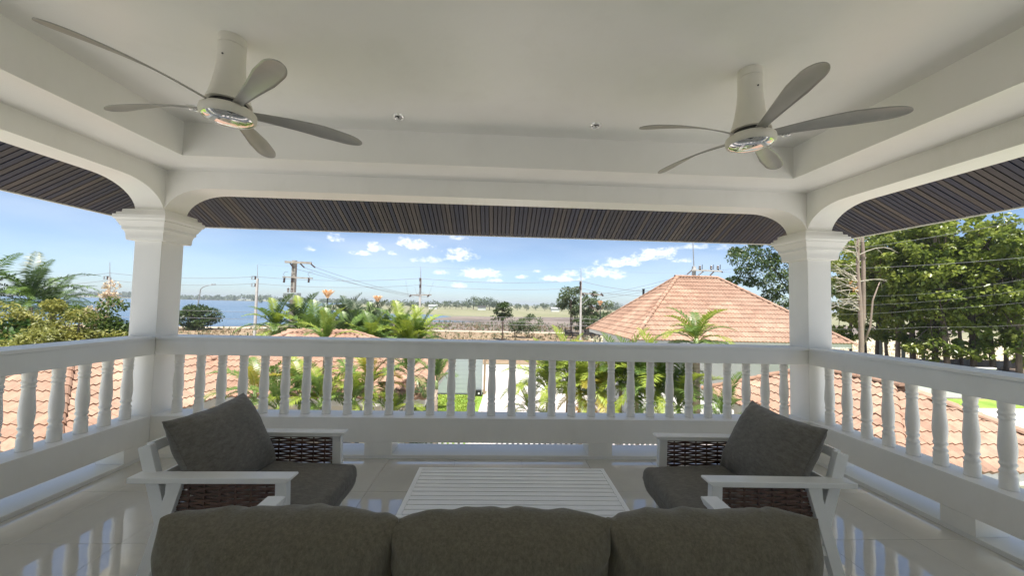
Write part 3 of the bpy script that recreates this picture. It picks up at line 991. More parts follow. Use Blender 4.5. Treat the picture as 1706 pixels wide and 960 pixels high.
def coffee_table():
    w, d, z = 1.26, .60, .385
    t = thing('coffee_table', 'low white slatted metal coffee table between the two armchairs', 'coffee table', (.138, 2.292, 0), rad(-.6))
    e = .028
    fr = MB()
    fr.box(-w / 2, w / 2, -d / 2, -d / 2 + e, z - .05, z).box(-w / 2, w / 2, d / 2 - e, d / 2, z - .05, z)
    fr.box(-w / 2, -w / 2 + e, -d / 2 + e, d / 2 - e, z - .05, z).box(w / 2 - e, w / 2, -d / 2 + e, d / 2 - e, z - .05, z)
    fr.build('frame', M['table'], t, bevel=.003)
    n = 11
    g = .007
    sw = (d - 2 * e - g * (n + 1)) / n
    sm = MB().box(-w / 2 + e + .001, w / 2 - e - .001, -sw / 2, sw / 2, -.016, 0).mesh('slat', M['table'], bevel=.0015)
    for k in range(n):
        put('slat', sm, t, Matrix.Translation((0, -d / 2 + e + g + sw / 2 + k * (sw + g), z - .001)))
    MB().box(-w / 2 + e, w / 2 - e, -d / 2 + e, d / 2 - e, z - .048, z - .02).build('gap_shade_sheet', mat('table_shadow_gap', (.20, .21, .24), .7, .05), t)  # dark sheet added under the slats, its colour paints shade in the gaps
    lg = MB().box(-.025, .025, -.025, .025, 0, z - .051).mesh('leg', M['table'], bevel=.003)
    for x in (-1, 1):
        for y in (-1, 1):
            put('leg', lg, t, Matrix.Translation((x * (w / 2 - .026), y * (d / 2 - .026), 0)))
coffee_table()

def sofa():
    s = thing('sofa', 'three seat sofa with puffy taupe back cushions and white frame', 'sofa', (.035, 1.30, 0), 0)
    AL = .62
    for k in (-1, 1):
        x = k * .99
        ar = MB()
        pts = [(-.42, AL - .028), (.425, AL - .028), (.452, AL - .010), (.45, AL), (-.42, AL)]
        ar.poly_extrude(pts, lambda p, q: (x + (q - .5) * .08, p[0], p[1]))
        ar.build('arm', M['alu'], s, bevel=.004)
        MB().bar((x, .41, 0), (x, .395, AL - .029), .042, .055, up=(0, 1, 0)).build('front_leg', M['alu'], s, bevel=.003)
        MB().bar((x, -.40, 0), (x, -.19, AL - .029), .042, .06, up=(0, 1, 0)).build('rear_leg', M['alu'], s, bevel=.003)
        MB().bar((x * .955, -.20, .24), (x * .955, -.36, .74), .036, .062, up=(0, 1, 0)).build('back_post', M['alu'], s, bevel=.003)
    MB().bar((-.93, -.355, .715), (.93, -.355, .715), .04, .05).build('back_rail', M['alu'], s, bevel=.003)
    for z, y in ((.58, -.31), (.44, -.265)):
        MB().bar((-.93, y, z), (.93, y, z), .03, .035).build('back_slat', M['alu'], s)
    MB().box(-.95, .95, -.28, .36, .23, .285).build('seat_frame', M['alu'], s, bevel=.003)
    for k in range(3):
        cushion('seat_cushion', M['fabric_sofa'], s, .635, .72, .15, Matrix.Translation((-.64 + .64 * k, .12, .365)) @ Matrix.Rotation(-PI / 2, 4, 'X'), 11 + k, pw=9, q=.42, wr=.004, pinch=.01)
    for k, (x, dz, ry, wx) in enumerate(((-.612, .008, .6, .64), (.0, .0, -.3, .62), (.612, .002, -.8, .63))):
        cushion('back_cushion', M['fabric_sofa'], s, wx, .52, .27, Matrix.Translation((x, -.155, .635 + dz)) @ Matrix.Rotation(rad(ry), 4, 'Y') @ Matrix.Rotation(rad(15), 4, 'X'), 21.7 + k * 3.1, pw=3.6, q=.44, wr=.018, pinch=.02, nx=60, ny=44, ear=.05)
sofa()

#--EXTERIOR--
# ================================================================== GROUND AND WATER
GZ = -3.5
def sheet(name, pts, m, z=GZ, kind='structure'):
    o = MB().add([(p[0], p[1], z) for p in pts], [tuple(range(len(pts)))]).build(name, m)
    return tag(o, kind=kind)
RNG = np.random.default_rng(7)
sheet('ground', [(-3000, -400), (3000, -400), (3000, 3000), (-3000, 3000)], M['far_field'])
sheet('bounce_ground', [(-40, -60), (40, -60), (40, 3.5), (-40, 3.5)], M['concrete'], GZ + .07)  # unseen grey ground, added so light bounced into the balcony is less yellow
sheet('field', [(-260, 31.4), (260, 31.4), (260, 64), (110, 72), (60, 72), (-20, 74), (-36, 74), (-55, 66), (-70, 60), (-260, 52)], M['dry'], GZ + .02)
sheet('lake', [(-900, 54), (-120, 56), (-70, 60), (-57, 63), (-46, 69), (-42, 80), (-40, 103), (-29, 101), (-21, 112), (-16, 140), (-26, 158), (-60, 158), (-130, 270), (-330, 850), (-2000, 850)], M['water'], GZ + .024)
sheet('mudflat', [(-38, 72), (20, 69), (75, 66), (150, 110), (70, 176), (-15, 142), (-20, 113), (-29, 102.5), (-39.5, 102)], M['mud'], GZ + .03)
sheet('shallow_water', [(-33, 100), (-22, 97), (-14, 99), (-4, 104), (-14, 107), (-23, 104)], M['water'], GZ + .036)
sheet('dirt_road', [(-150, 57), (-60, 61), (-40, 64.5), (0, 66.0), (60, 66.5), (140, 68), (140, 71), (60, 69.5), (0, 69), (-40, 68.2), (-60, 64.5), (-150, 60)], M['sand'], GZ + .042)
sheet('road', [(-90, 21.6), (90, 21.6), (90, 31), (-90, 31)], M['road'], GZ + .02)
for y, w in ((23.1, .10), (26.3, .14), (29.6, .10)):
    mb = MB()
    if w > .12:
        for k in range(-14, 15):
            mb.add([(k * 4 - 1, y, GZ + .027), (k * 4 + 1, y, GZ + .027), (k * 4 + 1, y + w, GZ + .027), (k * 4 - 1, y + w, GZ + .027)], [(0, 1, 2, 3)])
    else:
        mb.add([(-90, y, GZ + .027), (90, y, GZ + .027), (90, y + w, GZ + .027), (-90, y + w, GZ + .027)], [(0, 1, 2, 3)])
    tag(mb.build('road_marking', mat('road_paint', (.7, .69, .64), .7, .08)), kind='structure')
def joint(y):
    tag(MB().add([(-90, y, GZ + .026), (90, y, GZ + .026), (90, y + .09, GZ + .026), (-90, y + .09, GZ + .026)], [(0, 1, 2, 3)]).build('road_joint', M['concrete']), kind='structure')
for y in (24.6, 28.0):
    joint(y)
for k, (x0, x1) in enumerate(((-90, -.5), (4.2, 90))):
    struct('kerb', MB().box(x0, x1, 21.45, 21.6, GZ, GZ + .13), M['kerb'])

def paver_material():
    m, nt, b = new_mat('driveway_pavers')
    tc = nt.nodes.new('ShaderNodeTexCoord')
    br = nt.nodes.new('ShaderNodeTexBrick')
    br.inputs['Scale'].default_value = 1.0
    br.inputs['Brick Width'].default_value = 0.2
    br.inputs['Row Height'].default_value = 0.1
    br.inputs['Mortar Size'].default_value = 0.006
    br.inputs['Color1'].default_value = (.50, .44, .42, 1)
    br.inputs['Color2'].default_value = (.60, .56, .53, 1)
    br.inputs['Mortar'].default_value = (.30, .28, .25, 1)
    nt.links.new(tc.outputs['Object'], br.inputs['Vector'])
    nz = ramp(nt, tex(nt, 1.3, 5), [(.3, (.82, .80, .78)), (.7, (1, 1, 1))])
    mx = nt.nodes.new('ShaderNodeMixRGB')
    mx.blend_type = 'MULTIPLY'
    mx.inputs[0].default_value = 1
    nt.links.new(br.outputs['Color'], mx.inputs[1])
    nt.links.new(nz, mx.inputs[2])
    nt.links.new(mx.outputs[0], b.inputs['Base Color'])
    b.inputs['Roughness'].default_value = .85
    return m
sheet('courtyard', [(-7, 3.6), (7, 3.6), (7, 12.4), (-7, 12.4)], paver_material(), GZ + .03)
sheet('driveway', [(-.72, 12.4), (4.0, 12.4), (4.0, 21.7), (-.36, 21.7)], paver_material(), GZ + .034)
sheet('lawn', [(-6, 12.4), (-.9, 12.4), (-.52, 20.5), (-6, 20.5)], M['lawn'], GZ + .05)
sheet('yard', [(4.1, 9.0), (12, 9.0), (12, 20.8), (4.1, 20.8)], paver_material(), GZ + .05)
MBk = MB()
MBk.add([(-.88, 12.4, GZ), (-.74, 12.4, GZ), (-.38, 20.6, GZ), (-.52, 20.6, GZ), (-.88, 12.4, GZ + .09), (-.74, 12.4, GZ + .09), (-.38, 20.6, GZ + .09), (-.52, 20.6, GZ + .09)],
        [(0, 3, 2, 1), (4, 5, 6, 7), (0, 1, 5, 4), (1, 2, 6, 5), (2, 3, 7, 6), (3, 0, 4, 7)])
struct('kerb', MBk, M['kerb'])
sheet('soil', [(11, 20.9), (80, 20.9), (80, 33.5), (14, 33.5)], M['soil'], GZ + .06)
sheet('pale_field', [(14, 33.5), (150, 33.5), (150, 62), (60, 66), (14, 62)], M['pale_soil'], GZ + .06)
sheet('grass_verge', [(11, 18.9), (60, 18.9), (60, 20.9), (11, 20.9)], M['lawn'], GZ + .06)
sheet('garden_path', [(11, 15.2), (60, 15.2), (60, 18.9), (11, 18.9)], M['road'], GZ + .055)
sheet('garden', [(9, 3.5), (60, 3.5), (60, 15.2), (9, 15.2)], M['lawn'], GZ + .045)
sheet('garden', [(-60, 3.5), (-10.2, 3.5), (-10.2, 30), (-60, 30)], M['lawn'], GZ + .012)

# ================================================================== TILED ROOFS
def rtile_mesh(w, g):
    mb = MB()
    nx = 8
    V, Fc = [], []
    def zz(x): return .019 * math.cos(2 * PI * (x / (w / 2)))
    for i in range(nx + 1):
        x = -w / 2 + w * i / nx
        z = zz(x)
        V += [(x, 0, z + .004), (x, 0, z + .050), (x, g * 1.06, z + .026)]
    for i in range(nx):
        a, b = i * 3, i * 3 + 3
        Fc += [(a, b, b + 1, a + 1), (a + 1, b + 1, b + 2, a + 2)]
    return mb.add(V, Fc).mesh('roof_tile', M['rtile'], smooth=False, fix=False)

def clipped(me, mtx_inv_planes):
    bm = bmesh.new()
    bm.from_mesh(me)
    for co, no in mtx_inv_planes:
        bmesh.ops.bisect_plane(bm, geom=bm.verts[:] + bm.edges[:] + bm.faces[:], plane_co=co, plane_no=no, clear_outer=True)
    if not bm.faces:
        bm.free()
        return None
    m2 = bpy.data.meshes.new('roof_tile')
    bm.to_mesh(m2)
    bm.free()
    m2.materials.append(M['rtile'])
    return m2

def house(name, label, cat, x0, x1, y0, y1, ze, pitch, gauge, tw, faces, wall_m, inset=.5, hide=None, keep=None, group=None, wall_top=None):
    root = thing(name, label, cat, ((x0 + x1) / 2, (y0 + y1) / 2, GZ), 0, group)
    O = Vector(root.location)
    def LB(a0, a1, b0, b1, c0, c1):
        return MB().box(a0 - O.x, a1 - O.x, b0 - O.y, b1 - O.y, c0 - O.z, c1 - O.z)
    LB(x0 + inset, x1 - inset, y0 + inset, y1 - inset, GZ, ze - .02).build('wall', wall_m, root)
    Lx, Ly = x1 - x0, y1 - y0
    tm = min(Lx, Ly) / 2
    zr = ze + tm * pitch
    # roof body
    if Lx >= Ly:
        r0, r1 = Vector((x0 + tm, (y0 + y1) / 2, zr)), Vector((x1 - tm, (y0 + y1) / 2, zr))
    else:
        r0, r1 = Vector(((x0 + x1) / 2, y0 + tm, zr)), Vector(((x0 + x1) / 2, y1 - tm, zr))
    c = [Vector((x0, y0, ze)), Vector((x1, y0, ze)), Vector((x1, y1, ze)), Vector((x0, y1, ze))]
    V = [p - O for p in c + [r0, r1]]
    if Lx >= Ly:
        Fc = [(0, 1, 5, 4), (1, 2, 5), (2, 3, 4, 5), (3, 0, 4), (3, 2, 1, 0)]
        hips = [(c[0], r0), (c[3], r0), (c[1], r1), (c[2], r1)]
    else:
        Fc = [(0, 1, 4), (1, 2, 5, 4), (2, 3, 5), (3, 0, 4, 5), (3, 2, 1, 0)]
        hips = [(c[0], r0), (c[1], r0), (c[3], r1), (c[2], r1)]
    roof = MB().add(V, Fc).build('roof', M['roof_under'], root)
    # fascia boards
    fs = MB()
    fs.box(x0 - O.x, x1 - O.x, y0 - .02 - O.y, y0 - O.y, ze - .20 - O.z, ze - .005 - O.z).box(x0 - O.x, x1 - O.x, y1 - O.y, y1 + .02 - O.y, ze - .20 - O.z, ze - .005 - O.z)
    fs.box(x0 - .02 - O.x, x0 - O.x, y0 - O.y, y1 - O.y, ze - .20 - O.z, ze - .005 - O.z).box(x1 - O.x, x1 + .02 - O.x, y0 - O.y, y1 - O.y, ze - .20 - O.z, ze - .005 - O.z)
    fs.build('fascia', M['fascia'], root)
    LB(x0 + .0, x1 - .0, y0 + .0, y1 - .0, ze - .04, ze - .012).build('soffit', M['fascia'], root)
    sl = math.sqrt(1 + pitch * pitch)
    F = {'s': (Vector((x0, y0, ze)), Vector((1, 0, 0)), Vector((0, 1, 0)), Lx), 'n': (Vector((x1, y1, ze)), Vector((-1, 0, 0)), Vector((0, -1, 0)), Lx),
         'w': (Vector((x0, y1, ze)), Vector((0, -1, 0)), Vector((1, 0, 0)), Ly), 'e': (Vector((x1, y0, ze)), Vector((0, 1, 0)), Vector((-1, 0, 0)), Ly)}
    base = rtile_mesh(tw, gauge)
    items = []
    eye = Vector((0, 0, EYE))
    rr = random.Random(hash(label) % 999 if False else len(label))
    for fk in faces:
        o, U, inn, L = F[fk]
        up = (inn + Vector((0, 0, pitch))).normalized()
        nr = U.cross(up)
        rows = int(tm * sl / gauge) + 1
        for r in range(rows):
            v = r * gauge - .05
            n = int(L / tw) + 2
            off = (r % 2) * tw / 2 * 0
            for k in range(n):
                u = k * tw + tw / 2 + off
                tt = max(0, v) / sl
                if u + tw / 2 < tt or u - tw / 2 > L - tt or tt >= tm - .02:
                    continue
                P = o + U * u + up * v + nr * .012
                if hide and hide(P):
                    continue
                m4 = Matrix((U, up, nr)).transposed().to_4x4()
                m4.translation = P - O + Vector((0, 0, rr.uniform(-.003, .003)))
                m4 = m4 @ Matrix.Rotation(rr.uniform(-.006, .006), 4, 'Z')
                te = (v + gauge * 1.06) / sl
                edge = u - tw / 2 < te or u + tw / 2 > L - te
                planes = []
                if edge:
                    # hip planes in tile space: u >= v/sl and u <= L - v/sl
                    nl = Vector((-1, 1 / sl, 0)).normalized()
                    planes.append((Vector((-u, -v, 0)), nl))
                    nr2 = Vector((1, 1 / sl, 0)).normalized()
                    planes.append((Vector((L - u, -v, 0)), nr2))
                items.append(((P - eye).length, m4, planes))
    items.sort(key=lambda t: t[0])
    V, Fq = [], []
    for i, (d, m4, planes) in enumerate(items):
        me = clipped(base, planes) if planes else base
        if me is None:
            continue
        if i < 296:
            put('roof_tile', me, roof, m4)
        else:
            o0 = len(V)
            V += [tuple(m4 @ v.co) for v in me.vertices]
            Fq += [tuple(i2 + o0 for i2 in p.vertices) for p in me.polygons]
    if Fq:
        o = MB().add(V, Fq).build('roof_tile', M['rtile'], roof, fix=False)
        o['kind'] = 'stuff'
    # ridge and hip caps
    cap = MB()
    nseg = 7
    Vc, Fc = [], []
    for z, r in ((-.17, .085), (.17, .106)):
        for k in range(nseg + 1):
            a = PI * k / nseg
            Vc.append((r * math.cos(a), z, r * math.sin(a) * .85))
    for k in range(nseg):
        Fc.append((k, k + 1, nseg + 2 + k, nseg + 1 + k))
    Fc.append(tuple(range(nseg + 1, 2 * nseg + 2)))
    Fc.append(tuple(range(nseg, -1, -1)))
    cme = cap.add(Vc, Fc).mesh('ridge_tile', M['rtile'])
    lines = [(r0, r1)] + hips
    for a, b in lines:
        if (b - a).length < .1:
            continue
        d = (a - b).normalized()              # points downhill
        n = int((b - a).length / .30) + 1
        sd = d.cross(Vector((0, 0, 1))).normalized()
        up = sd.cross(d)
        for k in range(n):
            P = b + d * (.15 + k * .30)
            if hide and hide(P):
                continue
            m4 = Matrix((sd, d, up)).transposed().to_4x4()
            m4.translation = P - O + up * .035
            put('ridge_tile', cme, roof, m4 @ Matrix.Rotation(rr.uniform(-.02, .02), 4, 'Z'))
    return root, O, zr

def under_mid(P):        # the wing's tiles that lie inside the gate house roof
    t = min(P.y - 9.5, 15.0 - P.y, P.x + 9.2, -1.73 - P.x)
    return t > 0 and P.z < -.9 + t * .49 - .13
def under_wing(P):
    t = min(P.y - 6.1, 12.5 - P.y, P.x + 10.72, -6.72 - P.x)
    return t > 0 and P.z < -.9 + t * .53 - .13
lw, lwO, _ = house('wing_house', 'low cream garden wing with terracotta roof just left of the balcony', 'house', -10.72, -6.72, 6.1, 12.5, -.9, .53, .265, .29, 'se', M['wall'], .55, under_mid, group='low tiled buildings round the courtyard')
mh, mhO, _ = house('gate_house', 'small cream house with terracotta roof behind the courtyard palms', 'house', -9.2, -1.73, 9.5, 15.0, -.9, .49, .30, .30, 'se', M['wall'], .55, under_wing, group='low tiled buildings round the courtyard')
rw, rwO, _ = house('wing_house', 'low cream garden wing with terracotta roof just right of the balcony', 'house', 6.24, 9.80, 5.5, 10.9, -.9, .53, .265, .29, 'swe', M['wall'], .55, group='low tiled buildings round the courtyard')
bh, bhO, _ = house('villa', 'big pale villa with tall terracotta hip roof beyond the right column', 'house', 5.4, 14.2, 14.3, 21.1, .25, .81, .285, .30, 'swe', M['wall_grey'], .6)
# windows of the wings and the shutter of the gate house
def window(root, O, x0, x1, z0, z1, face_x=None, y0=None, y1=None, face_y=None):
    fr = MB()
    if face_x is not None:
        a, b = y0, y1
        for (q0, q1, s0, s1) in ((a, b, z0, z0 + .06), (a, b, z1 - .06, z1), (a, a + .06, z0 + .06, z1 - .06), (b - .06, b, z0 + .06, z1 - .06), ((a + b) / 2 - .03, (a + b) / 2 + .03, z0 + .06, z1 - .06)):
            fr.box(face_x - .03 - O.x, face_x + .05 - O.x, q0 - O.y, q1 - O.y, s0 - O.z, s1 - O.z)
        f = fr.build('window', M['fascia'], root)
        MB().box(face_x - .01 - O.x, face_x + .012 - O.x, a + .06 - O.y, b - .06 - O.y, z0 + .06 - O.z, z1 - .06 - O.z).build('pane', glass_m, f)
    else:
        for (q0, q1, s0, s1) in ((x0, x1, z0, z0 + .06), (x0, x1, z1 - .06, z1), (x0, x0 + .06, z0 + .06, z1 - .06), (x1 - .06, x1, z0 + .06, z1 - .06), ((x0 + x1) / 2 - .03, (x0 + x1) / 2 + .03, z0 + .06, z1 - .06)):
            fr.box(q0 - O.x, q1 - O.x, face_y - .05 - O.y, face_y + .03 - O.y, s0 - O.z, s1 - O.z)
        f = fr.build('window', M['fascia'], root)
        MB().box(x0 + .06 - O.x, x1 - .06 - O.x, face_y - .012 - O.y, face_y + .01 - O.y, z0 + .06 - O.z, z1 - .06 - O.z).build('pane', glass_m, f)
glass_m = mat('window_glass', (.10, .12, .13), .08, .1, 1, 0, 1, 0, .6)
for y in (7.2, 8.15):
    window(lw, lwO, 0, 0, -2.6, -1.22, face_x=-7.27, y0=y, y1=y + .8)
for y in (6.6, 8.4):
    window(rw, rwO, 0, 0, -2.6, -1.3, face_x=6.79, y0=y, y1=y + .9)
for x in (-6.0, -4.4):
    window(mh, mhO, x, x + 1.0, -2.5, -1.4, face_y=10.05)
sh = MB()
for k in range(9):
    sh.box(-2.95 + k * .075 - mhO.x, -2.95 + k * .075 + .05 - mhO.x, 10.0 - mhO.y, 10.05 - mhO.y, GZ + .1 - mhO.z, -1.25 - mhO.z)
sh.build('shutter', M['fascia'], mh)
P = Vector((5.4, 21.1, .25)).lerp(Vector((8.8, 17.7, 3.0)), .66) - bhO
MB().lathe([(.055, -.4), (.055, .30), (.07, .30), (.07, .35)], 12, c=tuple(P + Vector((0, .1, .05)))).build('vent_pipe', M['black'], bh)

# ================================================================== GATE, FENCES, WALLS
def gate():
    x0, x1, y, z0, z1 = -4.6, -.62, 20.62, GZ + .12, GZ + 2.1
    g = thing('sliding_gate', 'pale grey sliding gate of wide horizontal boards behind the lawn', 'gate', ((x0 + x1) / 2, y, GZ))
    w = x1 - x0
    n = 8
    bh_ = (z1 - z0) / n
    bm_ = MB().box(-w / 2 + .06, w / 2 - .06, -.02, .02, .006, bh_ - .006).mesh('board', M['gate'])
    for k in range(n):
        put('board', bm_, g, Matrix.Translation((0, 0, z0 - GZ + k * bh_)))
    MB().box(-w / 2, -w / 2 + .06, -.03, .03, .08, 2.1).box(w / 2 - .06, w / 2, -.03, .03, .08, 2.1).box(-w / 2 + .06, w / 2 - .06, -.012, .012, .08, 2.1).build('gate_frame', M['gate'], g)
    MB().box(-w / 2, w / 2, -.03, .03, .02, .075).build('rail', M['black'], g)
gate()
t = thing('gate_post', 'slim brown gate post between the grey gate and the driveway', 'post', (-.50, 20.55, GZ))
MB().box(-.055, .055, -.055, .055, 0, 2.15).lathe([(.075, 2.15), (.075, 2.2), (.01, 2.25)], square=True).build('shaft', M['brown_post'], t)
t = thing('gate_motor', 'small black gate motor box on the lawn corner by the post', 'gate motor', (-.80, 20.35, GZ))
MB().box(-.16, .16, -.12, .12, .05, .36).build('housing', M['black'], t, bevel=.03)
MB().lathe([(.05, 0), (.05, .01)], 12, c=(0, 0, 0)).build('warning_disc', M['ledge'], t).matrix_local = Matrix.Translation((.02, -.123, .2)) @ Matrix.Rotation(PI / 2, 4, 'X')
MB().box(-.2, .2, -.15, .15, 0, .05).build('base', M['concrete'], t)
for (x0, x1, lab) in ((-16, -4.75, 'pale boundary wall behind the gate house palms'), (4.25, 30, 'pale boundary wall behind the lime palms and villa')):
    w = thing('boundary_wall', lab, 'wall', ((x0 + x1) / 2, 20.9 if x0 < 0 else 21.2, GZ), 0, 'boundary walls along the road')
    h = (x1 - x0) / 2
    MB().box(-h, h, -.06, .06, 0, 1.8).build('panel', M['wall_grey'], w)
    MB().box(-h, h, -.09, .09, 1.8, 1.86).build('coping', M['fascia'], w)
def picket_fence():
    f = thing('picket_fence', 'white picket fence across the courtyard, glimpsed through the slot under the rail', 'fence', (0.6, 11.6, GZ))
    pm = MB().box(-.045, .045, -.012, .012, .05, 1.12).add([(-.045, -.012, 1.12), (.045, -.012, 1.12), (.045, .012, 1.12), (-.045, .012, 1.12), (0, -.012, 1.18), (0, .012, 1.18)], [(0, 1, 4), (2, 3, 5), (1, 2, 5, 4), (3, 0, 4, 5)]).mesh('picket', M['ledge'])
    for k in range(64):
        put('picket', pm, f, Matrix.Translation((-5.0 + k * .165, 0, 0)))
    MB().box(-5.1, 5.6, .013, .05, .3, .38).box(-5.1, 5.6, .013, .05, .85, .93).build('rail', M['ledge'], f)
    for x in (-5.1, -1.6, 1.9, 5.5):
        MB().box(x - .05, x + .05, .051, .15, 0, 1.2).build('post', M['dark'], f)
picket_fence()
t = thing('shade_net_fence', 'low black shade net fence under the leafy trees', 'fence', (51, 33.0, GZ))
mb = MB()
n = 60
for k in range(n + 1):
    x = -15 + 30 * k / n
    yy = .06 * math.sin(k * 1.3) + .05 * math.sin(k * .37)
    mb.v += [(x, yy, .05), (x, yy + .05 * math.sin(k * .9), .85 + .1 * math.sin(k * .5))]
for k in range(n):
    mb.f.append((k * 2, k * 2 + 2, k * 2 + 3, k * 2 + 1))
mb.build('net', M['black'], t, fix=False)
for k in range(11):
    MB().tube([(-15 + k * 3, .1, 0), (-15 + k * 3, .1, 1.0)], .035, 6).build('post', M['steel'], t)

# ================================================================== PALMS
def frond_mesh(name, m, L=1.8, e0=60, e1=-40, n=34, leaf=.5, width=.035, vlift=.35, droop=.35, fwd=.75, seed=0, start=.16, twist=0.0, rw=.014, fuzzy=0.0):
    rng = random.Random(seed)
    pts, dirs = [], []
    p = Vector((0, 0, 0))
    N = 22
    for i in range(N + 1):
        s = i / N
        e = rad(e0 + (e1 - e0) * s ** 1.15)
        d = Vector((math.cos(e), .12 * twist * s, math.sin(e))).normalized()
        pts.append(p.copy())
        dirs.append(d)
        p = p + d * (L / N)
    mb = MB()
    mb.tube(pts, [rw * (1.25 - s / N) for s in range(N + 1)], 5, cap=False)
    for k in range(n):
        s = start + (1 - start) * (k + .5) / n
        f = s * N
        i = min(int(f), N - 1)
        P = pts[i].lerp(pts[i + 1], f - i)
        d = dirs[i]
        sidev = Vector((-d.y, d.x, 0)).normalized() if abs(d.z) < .999 else Vector((0, 1, 0))
        upv = sidev.cross(d) * -1
        if upv.z < 0 and abs(d.z) < .9:
            upv = -upv
        prof = (math.sin(PI * min(1, (s - start) / (1 - start) * .82 + .14)) ** .7)
        for sg in (-1, 1):
            l = leaf * prof * rng.uniform(.85, 1.12)
            dl = (sidev * sg + d * (fwd + rng.uniform(-.12, .12)) + upv * (vlift + rng.uniform(-.15, .15) + fuzzy * rng.uniform(-1, 1))).normalized()
            w = width * (.7 + .5 * prof)
            q = dl.cross(upv).normalized() * w * .5
            m1 = P + dl * l * .45
            dl2 = (dl + Vector((0, 0, -droop * rng.uniform(.6, 1.4)))).normalized()
            tip = m1 + dl2 * l * .55
            o = len(mb.v)
            mb.v += [tuple(P + q * .4), tuple(m1 + q), tuple(tip), tuple(m1 - q), tuple(P - q * .4)]
            mb.f += [(o, o + 1, o + 3, o + 4), (o + 1, o + 2, o + 3)]
    return mb.mesh('frond', m, fix=False)

FR = {}
def fronds_for(key, m, scale=1.0, leaf=.42, n=34, width=.036, fuzzy=0.0):
    if key not in FR:
        FR[key] = [frond_mesh(key, m, 1.75 * scale, e0, e1, n, leaf * scale, width * scale, vl, dr, .75, sd, fuzzy=fuzzy)
                   for (e0, e1, vl, dr, sd) in ((84, 40, .45, .15, 1), (72, 2, .4, .3, 2), (62, -30, .35, .4, 3), (48, -52, .3, .5, 4), (30, -66, .25, .6, 5))]
    return FR[key]

def palm(label, x, y, zc, sets, nf=13, scale=1.0, trunk_r=.055, seed=0, dead=None, group='palms round the courtyard', name='palm_tree', ground=GZ, lean=(0, 0), shaft=True, lo=0, spread=1.0):
    """sets: list of (frond meshes, weight); zc: height of the crown's base in world z"""
    rng = random.Random(seed + 17)
    h = zc - ground
    t = thing(name, label, 'palm', (x, y, ground), 0, group)
    pts, rr = [], []
    for i in range(9):
        s = i / 8
        pts.append((lean[0] * s * s, lean[1] * s * s, h * s))
        rr.append(trunk_r * (1.35 - .45 * s) * (1.0 + (.05 if i % 2 else 0)))
    MB().tube(pts, rr, 9).build('trunk', M['palm_trunk'], t, smooth=True)
    top = Vector(pts[-1])
    if shaft:
        MB().tube([top, top + Vector((0, 0, .16 * scale)), top + Vector((0, 0, .36 * scale))], [trunk_r * .98, trunk_r * 1.02, trunk_r * .5], 9).build('crownshaft', M['shaft'], t, smooth=True)
    for k in range(nf):
        ms = sets[k % len(sets)]
        lvl = k / max(1, nf - 1)
        vi = min(4, int(lo + lvl * (4.99 - lo) * spread))
        m4 = Matrix.Translation(top + Vector((0, 0, (.30 - .22 * lvl) * scale))) @ Matrix.Rotation(k * 2.3999 + rng.uniform(-.25, .25), 4, 'Z') @ Matrix.Rotation(rng.uniform(-.12, .12), 4, 'Y') @ Matrix.Scale(scale * rng.uniform(.88, 1.12), 4)
        put('frond', ms[vi], t, m4)
    if dead:
        for k in range(dead):
            o = put('frond', fronds_for('dead', M['palm_dead'], 1.0)[4], t, Matrix.Translation(top + Vector((0, 0, .0))) @ Matrix.Rotation(-1.6 + k * .8 + rng.uniform(-.3, .3), 4, 'Z') @ Matrix.Rotation(rad(22), 4, 'Y') @ Matrix.Scale(.9 * scale, 4))
            o['label'] = 'dead orange frond'
    return t
GR = fronds_for('green', M['palm_green'])
LI = fronds_for('lime', M['palm_lime'])
GY = fronds_for('grey', M['palm_grey'], 1.0, .46, 40, .034, .25)
YE = fronds_for('yellow', M['palm_yellow'])
def gx(u, y): return at(u, 508, y).x
# courtyard palms in front of the gate house
spec = [(428, 668, 8.6, [GR, GR, YE], 'palm with a yellow frond by the left wing eave'), (462, 690, 8.2, [GR], 'dark palm low beside the left wing wall'), (496, 672, 8.8, [GR, LI], 'second courtyard palm from the left wing eave'),
        (538, 680, 8.3, [GR, LI], 'bushy palm left of the small house eave'), (590, 680, 8.5, [LI, GR], 'palm with light fronds before the middle of the small house'), (612, 655, 8.9, [GR, LI, YE], 'palm with drooping yellow frond before the small roof'),
        (655, 710, 8.6, [GR, GR, LI], 'low round palm under the small house eave'), (682, 632, 9.0, [GR], 'palm whose fronds hang over the small roof hip')]
for i, (u, v, y, st, lab) in enumerate(spec):
    p = at(u, v, y)
    palm(lab, p.x, y, p.z, st, nf=11, scale=.64, trunk_r=.04, lo=1, seed=i, lean=(.05 * ((i % 3) - 1), 0))
p = at(727, 648, 8.1)
palm('slender palm with upright spear leaves beside the small roof corner', p.x, 8.1, p.z, [GR], nf=6, scale=.5, trunk_r=.04, seed=31, spread=.45)
# lime palms by the driveway
spec = [(882, 690, 13.2, [LI], 'smallest lime palm at the left end of the driveway row', 9, .5, 0), (912, 658, 12.2, [LI, LI, GR], 'lime palm second from the left in the driveway row', 13, .85, 0), (945, 638, 12.6, [LI], 'bright lime palm with upright fronds by the driveway', 12, .85, 0),
        (968, 666, 11.5, [LI], 'lime palm with a dead orange frond by the driveway', 13, .85, 2), (1003, 666, 11.2, [LI, YE], 'yellowish lime palm in the middle of the driveway row', 12, .8, 1), (1032, 651, 11.0, [LI, GR], 'lime palm right of the yellowish one by the driveway', 13, .85, 0),
        (1063, 654, 10.6, [LI, GR, GR], 'palm with a clear brown trunk by the villa wall', 11, .8, 0), (1098, 666, 10.0, [GR, LI], 'green palm beside the villa wall', 12, .85, 0), (1128, 691, 9.6, [GR, GR, LI], 'dark green palm by the right wing eave', 12, .8, 0)]
